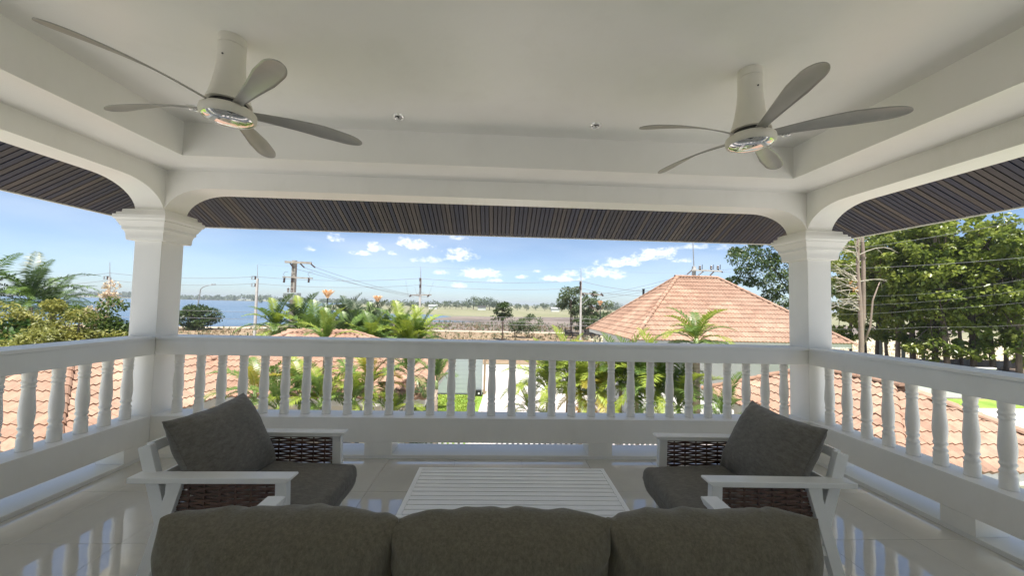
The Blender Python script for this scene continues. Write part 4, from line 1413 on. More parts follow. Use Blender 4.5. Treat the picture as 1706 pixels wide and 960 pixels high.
for i, (u, v, y, st, lab, nf, sc_, dd) in enumerate(spec):
    p = at(u, v, y)
    palm(lab, p.x, y, p.z, st, nf=nf + 6, scale=sc_ * 1.1, trunk_r=.05, lo=.6, seed=50 + i, dead=dd, lean=(.04 * ((i % 3) - 1), 0))
p = at(1160, 580, 9.4)
palm('tall palm whose lime crown rises in front of the villa roof', p.x, 9.4, p.z, [LI, GR], nf=18, scale=.68, trunk_r=.085, seed=77, lo=1)
p = at(1205, 715, 8.0)
palm('low dark palm under the right wing eave', p.x, 8.0, p.z, [GR], nf=9, scale=.6, trunk_r=.045, seed=78)
# the grey green thicket beyond the gate house
spec = [(462, 558, 17.0, [GR, LI], 'fan of light fronds at the left end of the palms beyond the small roof'), (498, 555, 17.6, [GR, LI, GY], 'tall green palm under the transformer pole'), (520, 580, 16.6, [GR], 'dark palm low behind the left of the small roof'),
        (548, 560, 19.0, [GY], 'grey green palm under the left lotus lamp'), (578, 552, 20.0, [GY], 'grey green palm right of the left lotus lamp'), (598, 568, 18.2, [GY, GY, GR], 'bushy grey palm in the middle beyond the small roof'),
        (622, 556, 19.2, [GY, GR], 'tall grey palm left of the right lotus lamp'), (640, 572, 17.8, [GR, GY], 'palm under the right lotus lamp'), (664, 576, 16.8, [GR, LI], 'green palm near the right end of the small ridge'),
        (702, 576, 16.4, [GR, LI], 'arching green palm at the right end beyond the small roof'), (574, 585, 16.4, [GY, GR], 'low palm right behind the small ridge'), (614, 590, 16.2, [LI, GR], 'short light palm behind the small ridge'), (684, 586, 15.8, [LI], 'low lime palm beside the small roof end')]
for i, (u, v, y, st, lab) in enumerate(spec):
    p = at(u, v, y)
    palm(lab, p.x, y, p.z, st, nf=17, scale=.92 + .06 * (i % 3), trunk_r=.07, lo=.7, seed=90 + i, group='palms beyond the gate house', lean=(.1 * ((i % 3) - 1), 0))
p = at(543, 578, 8.9)
palm('bright green palm with upright leaves rising over the small ridge', p.x, 8.9, p.z, [LI, GR], nf=10, scale=.46, trunk_r=.05, seed=131, spread=.55)
# left: long feathery palms
FE = [frond_mesh('feather', M['palm_grey'], 3.0, e0, e1, 40, .58, .05, .2, .45, .6, 40 + k, fuzzy=.12) for k, (e0, e1) in enumerate(((85, 35), (72, -10), (58, -35), (42, -55), (25, -70)))]
FD = [frond_mesh('feather', M['palm_green'], 3.0, e0, e1, 40, .58, .05, .2, .45, .6, 60 + k, fuzzy=.12) for k, (e0, e1) in enumerate(((85, 35), (72, -10), (58, -35), (42, -55), (25, -70)))]
for i, (u, v, y, sc_, lab) in enumerate(((48, 512, 15.5, .72, 'feathery dark palm with arching fronds by the left rail'), (-45, 520, 14.5, .75, 'feathery palm cut by the left edge of the view'), (88, 520, 17, .6, 'small feathery palm behind the yellow shrubs'))):
    p = at(u, v, y)
    palm(lab, p.x, y, p.z, [FD, FE], nf=22, scale=sc_, trunk_r=.13, lo=.8, seed=140 + i, group='feathery palms on the left', shaft=False)

# ================================================================== TREES AND SHRUBS
def tree(name, label, cat, loc, trunk_pts, trunk_r, clumps, spread, per, leaf, m, bark, group=None, seed=0, aspect=.5, droop=.3, branch=True, up=.5, branch_r=.05):
    rng = np.random.default_rng(seed)
    t = thing(name, label, cat, loc, 0, group)
    tp = [Vector(p) for p in trunk_pts]
    n = len(tp)
    mb = MB().tube(tp, [trunk_r * (1.25 if i == 0 else 1 - .55 * i / (n - 1)) for i in range(n)], 9)
    if branch:
        idx = rng.permutation(len(clumps))[:max(6, len(clumps) // 3)]
        for i in idx:
            c = Vector(clumps[i])
            a = tp[-1].lerp(tp[max(0, n - 3)], rng.uniform(0, 1))
            mid = a.lerp(c, .5) + Vector(rng.normal(size=3) * .12 * (c - a).length * .5)
            mb.tube([a, mid, c], [branch_r, branch_r * .7, branch_r * .3], 5, cap=False)
    mb.build('trunk', bark, t, smooth=True)
    pts, out = crown_points(rng, np.asarray(clumps, float), per, np.asarray(spread, float))
    v, f = leaf_array(pts, leaf, rng, aspect, up, out, droop)
    put('crown', np_mesh('crown', v, f, m), t)
    return t

def ellipsoid_clumps(rng, n, c, r, shell=.45):
    return in_ball(n, rng, shell) * np.array(r) + np.array(c)

# right: a stand of tall broad-leaved trees
ground_r = GZ + .06
teak = [(1415, 36, .2), (1440, 33, .22), (1458, 31, .24), (1492, 28, .27), (1518, 27, .30), (1553, 26, .30), (1576, 25.5, .28), (1619, 25, .30), (1652, 24.5, .26), (1693, 23.5, .26), (1475, 35, .22), (1598, 33, .24), (1536, 36, .2), (1672, 31, .24), (1740, 24, .28)]
labs = ['leafy tree farthest back, showing between the column and the bare tree', 'leafy tree directly behind the pale bare tree', 'leafy tree with a slim dark trunk just right of the bare tree', 'leafy tree third from the right column', 'leafy tree with a thick trunk between two grey poles', 'leafy tree with a straight dark trunk left of the pair', 'leafy tree with forked low branches in the middle of the stand',
        'leafy tree with a flared trunk above the balusters', 'leafy tree with a dark trunk near the right edge', 'leafy tree at the right edge with big pale leaves', 'farther slim tree in the back row near the bare tree', 'farther tree in the back row with a reddish trunk',
        'thin tree in the back row behind the grey pole', 'farther tree in the back row near the right edge', 'leafy tree mostly cut by the right edge']
for i, ((u, y, r), lab) in enumerate(zip(teak, labs)):
    rng = np.random.default_rng(200 + i)
    x = gx(u, y)
    H = rng.uniform(11, 13)
    rz = 4.6
    cl = ellipsoid_clumps(rng, 62, (rng.uniform(-.4, .4), rng.uniform(-.4, .4), H * .64), (2.6, 2.3, H * .365), .3)
    low = ellipsoid_clumps(rng, int(rng.integers(2, 11)), (rng.uniform(-.8, .8), -.6, rng.uniform(2.2, 3.6)), (1.7, 1.2, .9), .2)
    cl = np.concatenate([cl, low])
    sp = rng.uniform(.38, .78, len(cl))
    lx = rng.uniform(-.9, .9)
    tree('broadleaf_tree', lab, 'tree', (x, y, ground_r), [(0, 0, 0), (.03, 0, .5), (lx * .3, 0, H * .3), (lx * .7, .05, H * .6), (lx, 0, H * .85)], r * .72, cl, sp, 70, .31, M['teak'], M['bark_dark'] if i % 3 else M['bark'], 'tall leafy trees right of the balcony', 300 + i, .62, .55, True, .35, .05)
# dark tree beside the villa roof
rng = np.random.default_rng(5)
p = at(1340, 470, 27)
cl = np.array([at(u, v, 27 + dy) for (u, v, dy) in ((1230, 430, -1), (1250, 422, 0), (1275, 425, .5), (1300, 430, 0), (1225, 420, .6), (1262, 440, -.6), (1240, 452, 0), (1222, 468, .4), (1250, 470, 0), (1270, 462, -.5), (1296, 456, 0), (1310, 480, 0), (1285, 492, .4), (1300, 505, 0), (1318, 515, .3), (1330, 440, 0), (1350, 460, 0), (1345, 420, 0), (1300, 405, 0), (1260, 405, .5), (1330, 400, 0), (1372, 430, 0), (1372, 480, 0), (1365, 520, 0), (1345, 500, 0), (1390, 400, 0), (1285, 440, 0), (1280, 475, 0), (1320, 460, 0))]) - np.array((p.x, 27, ground_r))
tree('shade_tree', 'dark green spreading tree behind the right end of the villa roof', 'tree', (p.x + 1.2, 27, ground_r), [(0, 0, 0), (.05, 0, 2), (-.1, 0, 4.2), (-.2, 0, 6.2)], .36, cl - np.array((1.2, 0, 0)), rng.uniform(.55, .95, len(cl)), 290, .20, M['dark_leaf'], M['bark_dark'], None, 6, .55, .35, True, .5, .07)
# bare tree with pale trunk
def bare_tree():
    y = 17.0
    x = gx(1434, y)
    t = thing('bare_tree', 'pale leafless tree with forked trunk and wiry branches by the right column', 'tree', (x, y, ground_r))
    rng = random.Random(4)
    mb = MB()
    def z_of(v): return at(1434, v, y).z - ground_r
    trunk = [(0, 0, 0), (.02, 0, 1.2), (-.03, 0, z_of(600)), (.0, 0, z_of(560)), (-.04, 0, z_of(500)), (-.12, 0, z_of(450)), (-.08, 0, z_of(410)), (-.1, 0, z_of(350)), (-.05, 0, z_of(300))]
    mb.tube(trunk, [.13, .12, .11, .10, .085, .07, .06, .045, .035], 9)
    mb.tube([(.02, .03, z_of(560)), (.17, .05, z_of(530)), (.2, .05, z_of(480)), (.18, 0, z_of(430)), (.1, 0, z_of(380)), (.12, .05, z_of(310))], [.10, .095, .085, .075, .065, .05], 8)
    mb.tube([(.08, 0, z_of(575)), (.35, -.1, z_of(545)), (.5, -.1, z_of(500)), (.75, -.2, z_of(470))], [.05, .045, .035, .015], 6)
    mb.build('trunk', M['bark_pale'], t, smooth=True)
    br = MB()
    for k in range(46):
        z0 = z_of(rng.uniform(390, 520))
        d = Vector((rng.uniform(-1.5, -.5) if k < 38 else rng.uniform(.4, .9), rng.uniform(-.5, .5), rng.uniform(-.1, .9))).normalized()
        p = Vector((-.05, 0, z0))
        L = rng.uniform(.8, 1.7)
        pts = [p]
        for s in range(4):
            d = (d + Vector((rng.uniform(-.3, .3), rng.uniform(-.3, .3), rng.uniform(-.35, .25)))).normalized()
            pts.append(pts[-1] + d * L / 4)
        br.tube(pts, [.022, .018, .014, .010, .005], 5, cap=False)
        for q in (2, 3):
            e = (d + Vector((rng.uniform(-.8, .8), rng.uniform(-.8, .8), rng.uniform(-.6, .6)))).normalized()
            br.tube([pts[q], pts[q] + e * .25, pts[q] + e * .5 + Vector((0, 0, -.08))], [.009, .007, .003], 4, cap=False)
    br.build('branch', mat('pale_twig', (.58, .52, .44), .9, .15), t)
    r2 = np.random.default_rng(9)
    v, f = leaf_array(np.array([(-.55, -.2, z_of(478)), (-.5, -.25, z_of(482)), (-.42, -.2, z_of(486)), (-.62, -.1, z_of(474))]) + r2.normal(size=(4, 3)) * .04, .28, r2, .7)
    put('leaf', np_mesh('leaf', v, f, M['palm_dead']), t)
bare_tree()
# grey poles between the trees
for u, y, lab in ((1466, 31.5, 'thin grey pole left of the thick tree trunk'), (1503, 29.5, 'grey pole touching the thick tree trunk')):
    x = gx(u, y)
    t = thing('utility_pole', lab, 'pole', (x, y, ground_r), 0, 'grey poles among the trees')
    MB().tube([(0, 0, 0), (0, 0, 9)], [.13, .10], 10).build('shaft', M['trafo'], t, smooth=True)
    MB().box(-.13, .13, -.13, .13, 0, .15).build('base', M['concrete'], t)

def shrub(name, label, loc, r, n, per, leaf, m, seed, group=None, cat='shrub', stem=.05, spread=(.25, .5), zc=None, shell=.4, aspect=.5):
    rng = np.random.default_rng(seed)
    cl = ellipsoid_clumps(rng, n, (0, 0, zc if zc is not None else r[2]), r, shell)
    t = thing(name, label, cat, loc, 0, group)
    sp = rng.uniform(*spread, len(cl))
    pts, out = crown_points(rng, cl, per, sp)
    v, f = leaf_array(pts, leaf, rng, aspect, .5, out, .1)
    v[:, 2] = np.maximum(v[:, 2], .01)
    put('foliage', np_mesh('foliage', v, f, m), t)
    mb = MB()
    for i in range(min(12, n)):
        c = Vector(cl[i])
        mb.tube([(rng.uniform(-.1, .1), rng.uniform(-.1, .1), 0), c * .55 + Vector(rng.normal(size=3) * .06), c], [stem, stem * .7, stem * .3], 5, cap=False)
    mb.build('stem', M['bark'], t)
    return t
def sh(name, lab, u, vtop, y, rx, per, n, leaf, m, seed, group, ry=None, **k):
    p = at(u, vtop, y)
    h = p.z - GZ
    return shrub(name, lab, (p.x, y, GZ), (rx, ry or rx * .8, h * .46), n, per, leaf, m, seed, group, zc=h * .52, **k)
gs = 'yellow flowering shrubs on the left'
sh('flowering_shrub', 'yellow leafed shrub tallest of its kind beside the feathery palm', 58, 466, 12.5, 1.0, 260, 46, .115, M['shrub_yellow'], 401, gs)
sh('flowering_shrub', 'broad yellow shrub in the middle above the left rail', 120, 488, 12.0, 1.15, 260, 54, .115, M['shrub_yellow'], 402, gs)
sh('flowering_shrub', 'low yellow shrub just over the left rail cap', 55, 530, 11.0, 1.2, 240, 46, .115, M['shrub_yellow'], 403, gs)
sh('green_shrub', 'green and yellow shrub near the left column', 178, 496, 13.0, .8, 220, 44, .115, M['shrub_green'], 404, gs)
sh('green_shrub', 'small green shrub between the yellow ones and the lake', 140, 478, 14.5, .6, 200, 30, .12, M['shrub_green'], 405, gs)
sh('blossom_tree', 'pale pink blossoming tree top left of the column', 182, 462, 14.0, .5, 80, 40, .11, M['blossom'], 406, None, cat='tree', spread=(.15, .32))
sh('green_shrub', 'dark low shrub under the feathery palm', 12, 528, 12.0, 1.0, 130, 36, .18, M['creeper'], 407, gs)
sh('round_tree', 'round clipped dark green tree by the lake and street lamp', 331, 511, 60, 3.0, 70, 60, .36, M['dark_leaf'], 410, None, cat='tree', spread=(.7, 1.1), shell=.6)
# bushes on the mud shore
def field_tree(name, lab, u, vtop, vbase, y, rx, n, per, leaf, m, seed, group, trunk=.35, tr=.12, cat='tree', spread=(.35, .7)):
    p = at(u, vtop, y)
    h = p.z - GZ
    rng = np.random.default_rng(seed)
    zc = h * (1 + trunk) / 2
    cl = ellipsoid_clumps(rng, n, (0, 0, zc), (rx, rx * .8, h * (1 - trunk) * .45), .3)
    return tree(name, lab, cat, (p.x, y, GZ), [(0, 0, 0), (.05, 0, h * trunk * .5), (-.05, 0, h * trunk), (.05, 0, h * .7)], tr, cl, rng.uniform(*spread, n), per, leaf, m, M['bark'], group, seed + 1, .55, .2, True, .5, tr * .4)
field_tree('field_tree', 'small dark leafed tree with open branches on the dry field', 838, 502, 550, 52, 1.5, 26, 34, .34, M['dark_leaf'], 420, 'trees on the dry field', .42, .10, spread=(.35, .6))
field_tree('field_bush', 'wide low bush right of the small open tree', 882, 524, 550, 56, 2.6, 34, 40, .26, M['field_leaf'], 421, 'trees on the dry field', .22, .07, 'bush', (.5, .8))
field_tree('field_bush', 'darker low bush touching the wide bush', 858, 533, 550, 57, 1.5, 20, 40, .24, M['dark_leaf'], 424, 'trees on the dry field', .2, .06, 'bush', (.4, .7))
field_tree('field_tree', 'tall light green tree left of the power pole', 952, 474, 545, 62, 2.0, 36, 46, .42, M['field_leaf'], 422, 'trees on the dry field', .30, .2, spread=(.6, 1.0))
field_tree('field_tree', 'broad green tree behind the power pole', 986, 484, 545, 64, 3.4, 50, 50, .42, M['field_leaf'], 423, 'trees on the dry field', .18, .22, spread=(.6, 1.0))
field_tree('field_bush', 'dark bush at the foot of the power pole', 975, 522, 545, 60, 2.4, 24, 40, .35, M['dark_leaf'], 425, 'trees on the dry field', .12, .08, 'bush', (.5, .8))
# far tree line: trees one can tell apart
rl = random.Random(12)
k = 0
us = [646, 660, 671, 684, 697, 712, 722, 732, 742, 750, 760, 770, 780, 789, 797, 806, 816, 826, 834, 846, 862, 878, 893, 908, 922, 936, 950, 1012, 1026, 1040, 1055, 1068]
heights = {780: 500, 789: 493, 797: 496, 806: 494, 816: 497, 826: 500}
fm = [None] * 4
for i in range(4):
    rng = np.random.default_rng(700 + i)
    cl = ellipsoid_clumps(rng, 22, (0, 0, .58), (.42, .35, .40), .35)
    pts, out = crown_points(rng, cl, 26, rng.uniform(.12, .2, 22))
    v, f = leaf_array(pts, .075, rng, .6, .5, out, .1)
    fm[i] = np_mesh('crown', v, f, M['far_leaf'])
tm_ = MB().tube([(0, 0, 0), (.01, 0, .25), (0, 0, .6)], [.035, .026, .012], 6).mesh('trunk', M['bark_dark'])
base_d = 330
for i, u in enumerate(us):
    d = base_d + rl.uniform(-25, 25)
    vt = heights.get(u, 501 + (u - 646) * .0135 + rl.uniform(-2.5, 2.5))
    p = at(u, vt, d)
    h = max(4.0, p.z - GZ)
    marks = [(640, 'the palms', 'right'), (701, 'the tee armed power pole', 'right'), (803, 'the dark roofed shed', 'right'), (838, 'the small open tree', 'right'), (882, 'the wide field bush', 'right'), (1004, 'the orange lamp by the field trees', 'right')]
    mk = [q for q in marks if q[0] < u][-1]
    nth = ['first', 'second', 'third', 'fourth', 'fifth', 'sixth', 'seventh', 'eighth', 'ninth', 'tenth'][len([q for q in us if mk[0] < q < u])]
    t = thing('distant_tree', 'far row tree, %s right of %s' % (nth, mk[1]), 'tree', (p.x, d, GZ), rl.uniform(0, 6), 'distant trees in a row beyond the lake')
    sx = h * rl.uniform(1.1, 1.7)
    put('crown', fm[i % 4], t, Matrix.Diagonal((sx, sx, h, 1)))
    put('trunk', tm_, t, Matrix.Diagonal((h, h, h, 1)))
# wooded far bank: reads as one mass
rng = np.random.default_rng(71)
n = 420
xs = rng.uniform(-1500, -300, n)
cl = np.stack([xs, 860 + rng.uniform(0, 60, n), GZ + 5 + rng.uniform(-2.5, 4.5, n) + 2.0 * np.sin(xs * .02)], 1)
pts, out = crown_points(rng, cl, 22, rng.uniform(5, 8.5, n))
v, f = leaf_array(pts, 4.2, rng, .7, .5, out, .1)
v[:, 2] = np.maximum(v[:, 2], GZ)
tag(put('far_woods', np_mesh('far_woods', v, f, M['far_leaf'])), kind='stuff')
n = 260
xs = rng.uniform(-330, 420, n)
cl = np.stack([xs, 400 + rng.uniform(0, 60, n) + np.abs(xs) * .3, GZ + 3 + rng.uniform(-1, 3.0, n)], 1)
pts, out = crown_points(rng, cl, 20, rng.uniform(2.5, 4.5, n))
v, f = leaf_array(pts, 2.0, rng, .7, .5, out, .1)
v[:, 2] = np.maximum(v[:, 2], GZ)
tag(put('far_woods', np_mesh('far_woods', v, f, M['far_leaf'])), kind='stuff')
struct('sandbank', MB().add([(-1500, 846, GZ + .03), (-360, 846, GZ + .03), (-340, 858, GZ + .03), (-1500, 858, GZ + .03)], [(0, 1, 2, 3)]), M['sand'])
# little sheds by the distant trees
for u, lab in ((803, 'small dark roofed shed under the distant trees'), (722, 'tiny pale shed among the distant trees left of centre'), (925, 'tiny pale house among the distant trees right of the bush')):
    p = at(u, 505, 300)
    t = thing('shed', lab, 'shed', (p.x, 300, GZ), 0, 'small sheds by the distant trees')
    MB().box(-3.2, 3.2, -2, 2, 0, 2.4).build('wall', M['wall_grey'], t)
    MB().add([(-3.6, -2.4, 2.4), (3.6, -2.4, 2.4), (3.6, 2.4, 2.4), (-3.6, 2.4, 2.4), (-3.6, 0, 3.6), (3.6, 0, 3.6)], [(0, 1, 5, 4), (2, 3, 4, 5), (0, 4, 3), (1, 2, 5), (3, 2, 1, 0)]).build('roof', M['dark'] if u == 803 else M['steel'], t)

# dry grass tufts
def tufts(name, n, xr, yr, h, m, seed, blades=7):
    rng = np.random.default_rng(seed)
    c = np.stack([rng.uniform(*xr, n), rng.uniform(*yr, n), np.full(n, GZ + .02)], 1)
    c = np.repeat(c, blades, 0)
    k = len(c)
    hh = h * rng.uniform(.5, 1.3, k) * np.repeat(rng.uniform(.5, 1.4, n), blades)
    a = rng.uniform(0, 2 * PI, k)
    lean = rng.uniform(.1, .6, k)
    off = rng.normal(size=(k, 2)) * .12
    b = c.copy()
    b[:, :2] += off
    wv = np.stack([-np.sin(a), np.cos(a), 0 * a], 1) * (.03 + .02 * h)
    tip = b + np.stack([np.cos(a) * lean * hh, np.sin(a) * lean * hh, hh], 1)
    mid = b + np.stack([np.cos(a) * lean * hh * .3, np.sin(a) * lean * hh * .3, hh * .6], 1)
    v = np.stack([b - wv, b + wv, mid + wv * .7, tip, mid - wv * .7], 1).reshape(-1, 3)
    i = np.arange(k)[:, None] * 5
    f = np.concatenate([np.concatenate([i, i + 1, i + 2], 1), np.concatenate([i, i + 2, i + 4], 1), np.concatenate([i + 4, i + 2, i + 3], 1)], 0)
    return tag(put(name, np_mesh(name, v, f, m)), kind='stuff')
tufts('dry_grass', 3600, (-75, 60), (33, 64), .22, M['straw'], 21)
tufts('dry_grass', 1300, (-36, 60), (69, 92), .4, M['straw'], 22)
tufts('weeds', 420, (-75, 45), (50, 64), .4, M['field_leaf'], 23)
tufts('weeds', 900, (-36, 70), (68, 100), .5, M['field_leaf'], 24)
tufts('grass', 5000, (-6, -.95), (13.5, 20.4), .06, M['palm_lime'], 25, 6)

# creeper on the corner of the gate house
rng = np.random.default_rng(33)
t = thing('creeper', 'dark hanging creeper on the end wall of the small house', 'creeper', (-2.2, 10.6, GZ))
pts = np.stack([rng.normal(.02, .09, 2600), rng.uniform(-.9, 2.6, 2600), rng.uniform(.05, 2.35, 2600)], 1)
v, f = leaf_array(pts, .09, rng, .7, .3, None, .5)
put('foliage', np_mesh('foliage', v, f, M['creeper']), t)
MB().tube([(.0, -.4, 0), (.02, -.3, 1.2), (0, .2, 2.2)], [.03, .02, .01], 6).tube([(.0, 1.4, 0), (.02, 1.2, 1.2), (0, 1.0, 2.2)], [.03, .02, .01], 6).build('stem', M['bark'], t)

# ================================================================== POLES, WIRES AND LAMPS
def pole_root(label, u, y, r, vtop, m, group='power poles along the road', name='power_pole'):
    p = at(u, vtop, y)
    t = thing(name, label, 'power pole', (p.x, y, GZ), 0, group)
    h = p.z - GZ
    MB().box(-.5, .5, -.5, .5, 0, .02)
    mb = MB()
    mb.lathe([(r * 1.25, 0), (r, h)], square=True)
    mb.build('shaft', m, t)
    def L(uu, vv, dy=0):
        q = at(uu, vv, y + dy)
        return Vector((q.x - p.x, dy, q.z - GZ))
    return t, L, h
YP = 45.0
def roadside(label, u, vtop, vspike, kind):
    t, L, h = pole_root(label, u, YP, .095, vtop, M['pole'])
    MB().tube([(0, 0, h), L(u, vspike)], [.05, .025], 6).build('spike', M['steel'], t)
    if kind == 'bracket':
        for v in (463, 475):
            a = L(u - 9, v)
            mb = MB()
            for q0, q1 in ((L(u - 10, v - 2.5), L(u - 2, v - 2.5)), (L(u - 10, v + 2.5), L(u - 2, v + 2.5))):
                mb.bar(q0, q1, .07, .07)
            mb.bar(L(u - 9.6, v - 2.4), L(u - 9.6, v + 2.4), .09, .09, up=(0, 1, 0))
            mb.build('bracket', M['steel'], t)
            MB().lathe([(.07, -.2), (.11, -.1), (.07, 0), (.11, .1), (.07, .2)], 8, c=tuple(L(u - 3.5, v))).build('insulator', M['insulator'], t)
    if kind == 'tee':
        MB().bar(L(u - 18, 492), L(u + 18, 491.5), .12, .14).build('crossarm', M['pole_old'], t)
        MB().bar(L(u, 486), L(u - 7, 491.5), .05, .05).bar(L(u, 486), L(u + 7, 491.5), .05, .05).build('brace', M['steel'], t)
        for du in (-16, 0, 14):
            MB().bar(L(u + du, 492), L(u + du - 3, 494.5), .16, .16).build('insulator', M['insulator'], t)
        for v in (466, 477):
            MB().lathe([(.08, -.2), (.13, -.1), (.08, 0), (.13, .1), (.08, .2)], 8, c=tuple(L(u - 1, v, -.3))).build('insulator', M['insulator'], t)
    if kind == 'side':
        MB().bar(L(u - 2, 488), L(u + 35, 492), .12, .14).build('crossarm', M['pole_old'], t)
        MB().bar(L(u, 508), L(u + 20, 491.5), .06, .06).build('brace', M['steel'], t)
        for du in (2, 18, 33):
            MB().bar(L(u + du, 489), L(u + du + 4, 493.5), .17, .17).build('insulator', M['insulator'], t)
        MB().lathe([(.10, -.55), (.14, -.4), (.10, -.3), (.14, -.1), (.10, 0), (.14, .3), (.10, .5)], 8, c=tuple(L(u - 1, 476, -.28))).build('insulator', M['insulator'], t)
    return t
roadside('farthest left concrete power pole, its top above the shrubs', 183, 462, 437, 'bracket')
roadside('concrete power pole with square brackets in front of the lake', 429, 464, 441, 'bracket')
roadside('concrete power pole with a short crossarm left of centre', 701, 464, 445, 'tee')
roadside('concrete power pole with a one sided arm before the field trees', 968, 468, 447, 'side')

# transformer pole
t, L, h = pole_root('weathered power pole with two crossarms and a grey transformer', 491, 31.0, .14, 434, M['pole_old'], None)
MB().bar(L(475, 436.5, -.2), L(519, 438.5, -.2), .16, .17).build('crossarm', M['pole_old'], t)
MB().bar(L(471, 461.5, -.2), L(521, 464, -.2), .10, .10).build('crossarm', M['pole_old'], t)
for (a, b) in (((483, 438), (489, 447)), ((500, 439), (507, 446)), ((518, 440), (525, 446))):
    MB().tube([L(*a, -.2), L(*b, -.2)], .055, 8).build('insulator', M['insulator'], t)
for u_ in (473, 486, 514):
    MB().tube([L(u_ + 1, 463, -.2), L(u_, 471, -.2)], .075, 8).build('insulator', M['insulator'], t)
    MB().tube([L(u_ + 2, 462, -.2), L(u_ - 1, 457, -.2), L(u_ + 2, 453, -.2), L(u_ + 7, 453, -.2)], .018, 5).build('fuse_lead', M['wire'], t)
tb = MB()
a, b = L(477, 487.5, -.45), L(498, 500, -.45)
tb.box(a.x, b.x, -.85, -.15, b.z, a.z)
tr = tb.build('transformer', M['trafo'], t, bevel=.03)
fins = MB()
for k in range(9):
    x = a.x + (b.x - a.x) * (k + .5) / 9
    fins.box(x - .02, x + .02, -.97, -.851, b.z + .05, a.z - .08)
fins.build('cooling_fin', M['trafo'], tr)
for u_ in (480, 486):
    MB().lathe([(.05, 0), (.09, .1), (.05, .16), (.09, .24), (.04, .34)], 8, c=tuple(L(u_, 487, -.5))).build('bushing', M['insulator'], tr)

# pole behind the villa roof
t, L, h = pole_root('concrete power pole with insulators showing above the villa ridge', 1156, 34.0, .13, 444, M['pole'], None)
MB().tube([(0, 0, h), L(1154.5, 405)], [.06, .05], 6).build('spike', M['steel'], t)
MB().bar(L(1152, 450, -.2), L(1202, 452, -.2), .13, .15).build('crossarm', M['pole'], t)
for u_ in (1166, 1185, 1196):
    MB().lathe([(.09, 0), (.13, .10), (.07, .17), (.12, .26), (.06, .36)], 8, c=tuple(L(u_, 449, -.2))).build('insulator', M['insulator'], t)
    MB().tube([L(u_ + 4, 449, -.2), L(u_ + 4, 441, -.2)], .03, 5).build('arrester', M['insulator'], t)
for (a, b) in (((1153, 450), (1145, 457)), ((1172, 452), (1164, 458)), ((1190, 452), (1183, 459)), ((1196, 450), (1204, 454))):
    MB().tube([L(*a, -.2), L(*b, -.2)], .06, 7).build('insulator', M['insulator'], t)

def wire(label, pts, r=.013, sag=0.0, group='power lines along the road'):
    """pts: (u, v, y) supports; between them the cable hangs with the given sag"""
    P = [at(*p) for p in pts]
    c = []
    for i in range(len(P) - 1):
        n = 10
        for k in range(n):
            s = k / n
            q = P[i].lerp(P[i + 1], s)
            q.z -= sag * 4 * s * (1 - s)
            c.append(q)
    c.append(P[-1])
    o = MB().tube(c, r, 4, cap=False).build('power_line', M['wire'])
    return tag(o, label, 'cable', group)
wire('upper cable strung between the roadside poles over the lake', [(-80, 466, YP), (183, 455, YP), (426, 461, YP), (699, 464, YP), (967, 468, YP), (1110, 486, 40)], .022, .38)
wire('second cable just under the upper one between the roadside poles', [(-80, 478, YP), (183, 467, YP), (426, 472.5, YP), (699, 475, YP), (967, 480, YP), (1100, 492, 40)], .020, .38)
wire('faint high cable above the roadside poles', [(429, 441, YP), (701, 445, YP), (968, 448, YP), (1154, 455, YP)], .007, .2)
for k, (v0, v1) in enumerate(((446, 495), (445.5, 494), (447, 496))):
    wire(['topmost', 'middle', 'lowest'][k] + ' of three cables sloping right from the transformer pole', [((507, 525, 489)[k], v0, 31), (690 + k * 12, v1, 44.6)], .016, .25, 'cables from the transformer pole')
wire('low cable crossing in front of the lake water', [(-60, 512, 40), (300, 517, 40), (640, 521, 40), (968, 531, 40), (1300, 545, 40)], .016, .12)
wire('lowest cable crossing the field behind the palms', [(-60, 522, 39), (300, 529, 39), (640, 534, 39), (968, 543, 39), (1300, 556, 39)], .016, .1)
wire('low cable between the two lowest ones', [(640, 528, 39.5), (968, 538, 39.5), (1300, 551, 39.5)], .012, .1)
for k, (v0, v1) in enumerate(((457, 492), (459, 495), (461, 498))):
    wire(['upper', 'middle', 'lower'][k] + ' cable sloping left from the pole behind the villa', [(1145 + 18 * k, v0, 34), (990 + 5 * k, v1, 44.4)], .014, .2, 'cables of the pole behind the villa')
for k, (v0, v1) in enumerate(((450, 425), (453, 448))):
    wire(['upper', 'lower'][k] + ' cable running right from the pole behind the villa', [(1203, v0, 34), (1330, v1, 30), (1720, v1 - 60 + 40 * k, 19)], .012, .2, 'cables of the pole behind the villa')
for k, (v0, v1, v2) in enumerate(((492, 490, 455), (508, 503, 475), (524, 516, 498), (548, 545, 538))):
    wire(['uppermost', 'second', 'third', 'lowest'][k] + ' thin cable passing before the leafy trees', [(1380, v0, 15.5), (1540, v1, 14.5), (1760, v2, 12.5)], .0028, .06, 'cables before the leafy trees')
for k, (u_, va, vb) in enumerate(((676, 467, 494), (691, 478, 493), (722, 470, 493))):
    wire(['left', 'middle', 'right'][k] + ' short drop cable at the pole left of centre', [(u_, va, YP), (u_ + (4 if k < 2 else -8), vb, YP - .3)], .012, 0, 'drop cables at the pole')

# street lamp by the lake
p = at(326, 545, 61)
t = thing('street_lamp', 'tall thin street lamp with a curved arm beside the round tree', 'street lamp', (p.x, 61, GZ))
zl = at(331, 482, 61).z - GZ
e = at(356, 474, 61)
dx = e.x - p.x
MB().tube([(0, 0, 0), (.15, 0, zl * .6), (.4, 0, zl), (.75, 0, zl + .35), (1.6, 0, zl + .65), (dx, 0, e.z - GZ)], [.11, .09, .07, .06, .055, .05], 7).build('pole', M['steel'], t, smooth=True)
MB().box(dx - .3, dx + .3, -.12, .12, e.z - GZ - .06, e.z - GZ + .08).build('lamp_head', M['steel'], t, bevel=.03)

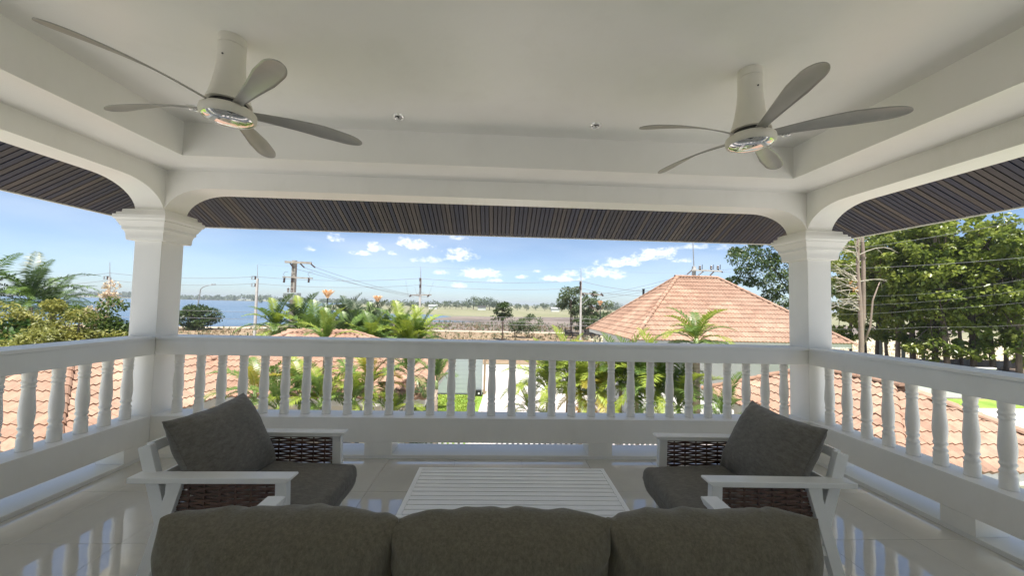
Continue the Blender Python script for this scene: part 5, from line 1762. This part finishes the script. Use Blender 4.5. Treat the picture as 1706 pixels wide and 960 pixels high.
def lotus(label, u, v, y, s, open_=1.0):
    p = at(u, v, y)
    t = thing('lotus_lamp', label, 'street lamp', (p.x, y, GZ), 0, 'lotus shaped street lamps')
    h = p.z - GZ
    MB().tube([(0, 0, 0), (0, 0, h - .25 * s)], [.05, .035], 8).build('pole', M['black'], t)
    MB().lathe([(.04, h - .28 * s), (.12 * s, h - .22 * s), (.16 * s, h - .12 * s), (.10 * s, h - .1 * s)], 12).build('cup', M['lotus'], t)
    pm = MB()
    n = 6
    V, Fc = [], []
    for i in range(n + 1):
        q = i / n
        r = (.06 + .34 * q ** 1.2 * open_) * s
        z = (-.15 + .62 * q - .16 * q * q) * s
        w = .19 * s * math.sin(PI * min(1, .18 + q * .82)) ** .8
        for j in range(5):
            c = (j - 2) / 2
            V.append((r - .05 * s * c * c * -1, w * c, z + .03 * s * c * c))
    for i in range(n):
        for j in range(4):
            a = i * 5 + j
            Fc.append((a, a + 1, a + 6, a + 5))
    me = pm.add(V, Fc).mesh('petal', M['lotus'], smooth=True)
    for ring, (cnt, sc_, tl) in enumerate(((7, 1.0, 0), (6, .85, -.25))):
        for k in range(cnt):
            put('petal', me, t, Matrix.Translation((0, 0, h)) @ Matrix.Rotation(2 * PI * (k + .5 * ring) / cnt, 4, 'Z') @ Matrix.Rotation(tl, 4, 'Y') @ Matrix.Scale(sc_, 4))
    return t
lotus('pale lotus shaped street lamp wide open above the palms', 546, 491, 26, .85, 1.5)
lotus('orange lotus shaped street lamp above the right of the palms', 629, 499, 27, .72, 1.3)
lotus('orange lotus shaped street lamp in front of the field trees', 1000, 506, 28, .55, 1.0)

# farm cart behind the pole
p = at(962, 542, 57)
t = thing('farm_cart', 'dark two wheeled farm cart beside the power pole on the field', 'cart', (p.x, 57, GZ))
for k, x in enumerate((-1.4, 2.6)):
    w = MB()
    ring = [(x + .62 * math.cos(a), -.5, .62 + .62 * math.sin(a)) for a in [2 * PI * i / 20 for i in range(21)]]
    w.tube(ring, .09, 6, cap=False)
    wh = w.build('wheel', M['black'], t)
    sp_ = MB()
    for i in range(6):
        a = PI * i / 6
        sp_.bar((x - .6 * math.cos(a), -.5, .62 - .6 * math.sin(a)), (x + .6 * math.cos(a), -.5, .62 + .6 * math.sin(a)), .04, .04)
    sp_.build('spokes', M['dark'], wh)
MB().box(-1.9, 3.1, -.4, .6, .75, .95).box(-1.9, -1.8, -.4, .6, .95, 1.5).box(1.2, 3.1, -.4, .6, .95, 1.35).build('bed', M['dark'], t)
MB().tube([(3.1, .1, .85), (4.2, .1, .6)], .05, 6).build('drawbar', M['dark'], t)

# ================================================================== AIR
hz = tag(MB().box(-3100, 3100, -450, 3100, GZ - 1, 18).build('haze', M['dark']), kind='stuff')
hm = bpy.data.materials.new('haze')
hm.use_nodes = True
hm.node_tree.nodes.clear()
ho = hm.node_tree.nodes.new('ShaderNodeOutputMaterial')
hp = hm.node_tree.nodes.new('ShaderNodeVolumePrincipled')
hp.inputs['Color'].default_value = (.86, .93, 1, 1)
hp.inputs['Density'].default_value = 0.00032
hp.inputs['Anisotropy'].default_value = 0.2
hm.node_tree.links.new(hp.outputs[0], ho.inputs['Volume'])
hz.data.materials.clear()
hz.data.materials.append(hm)
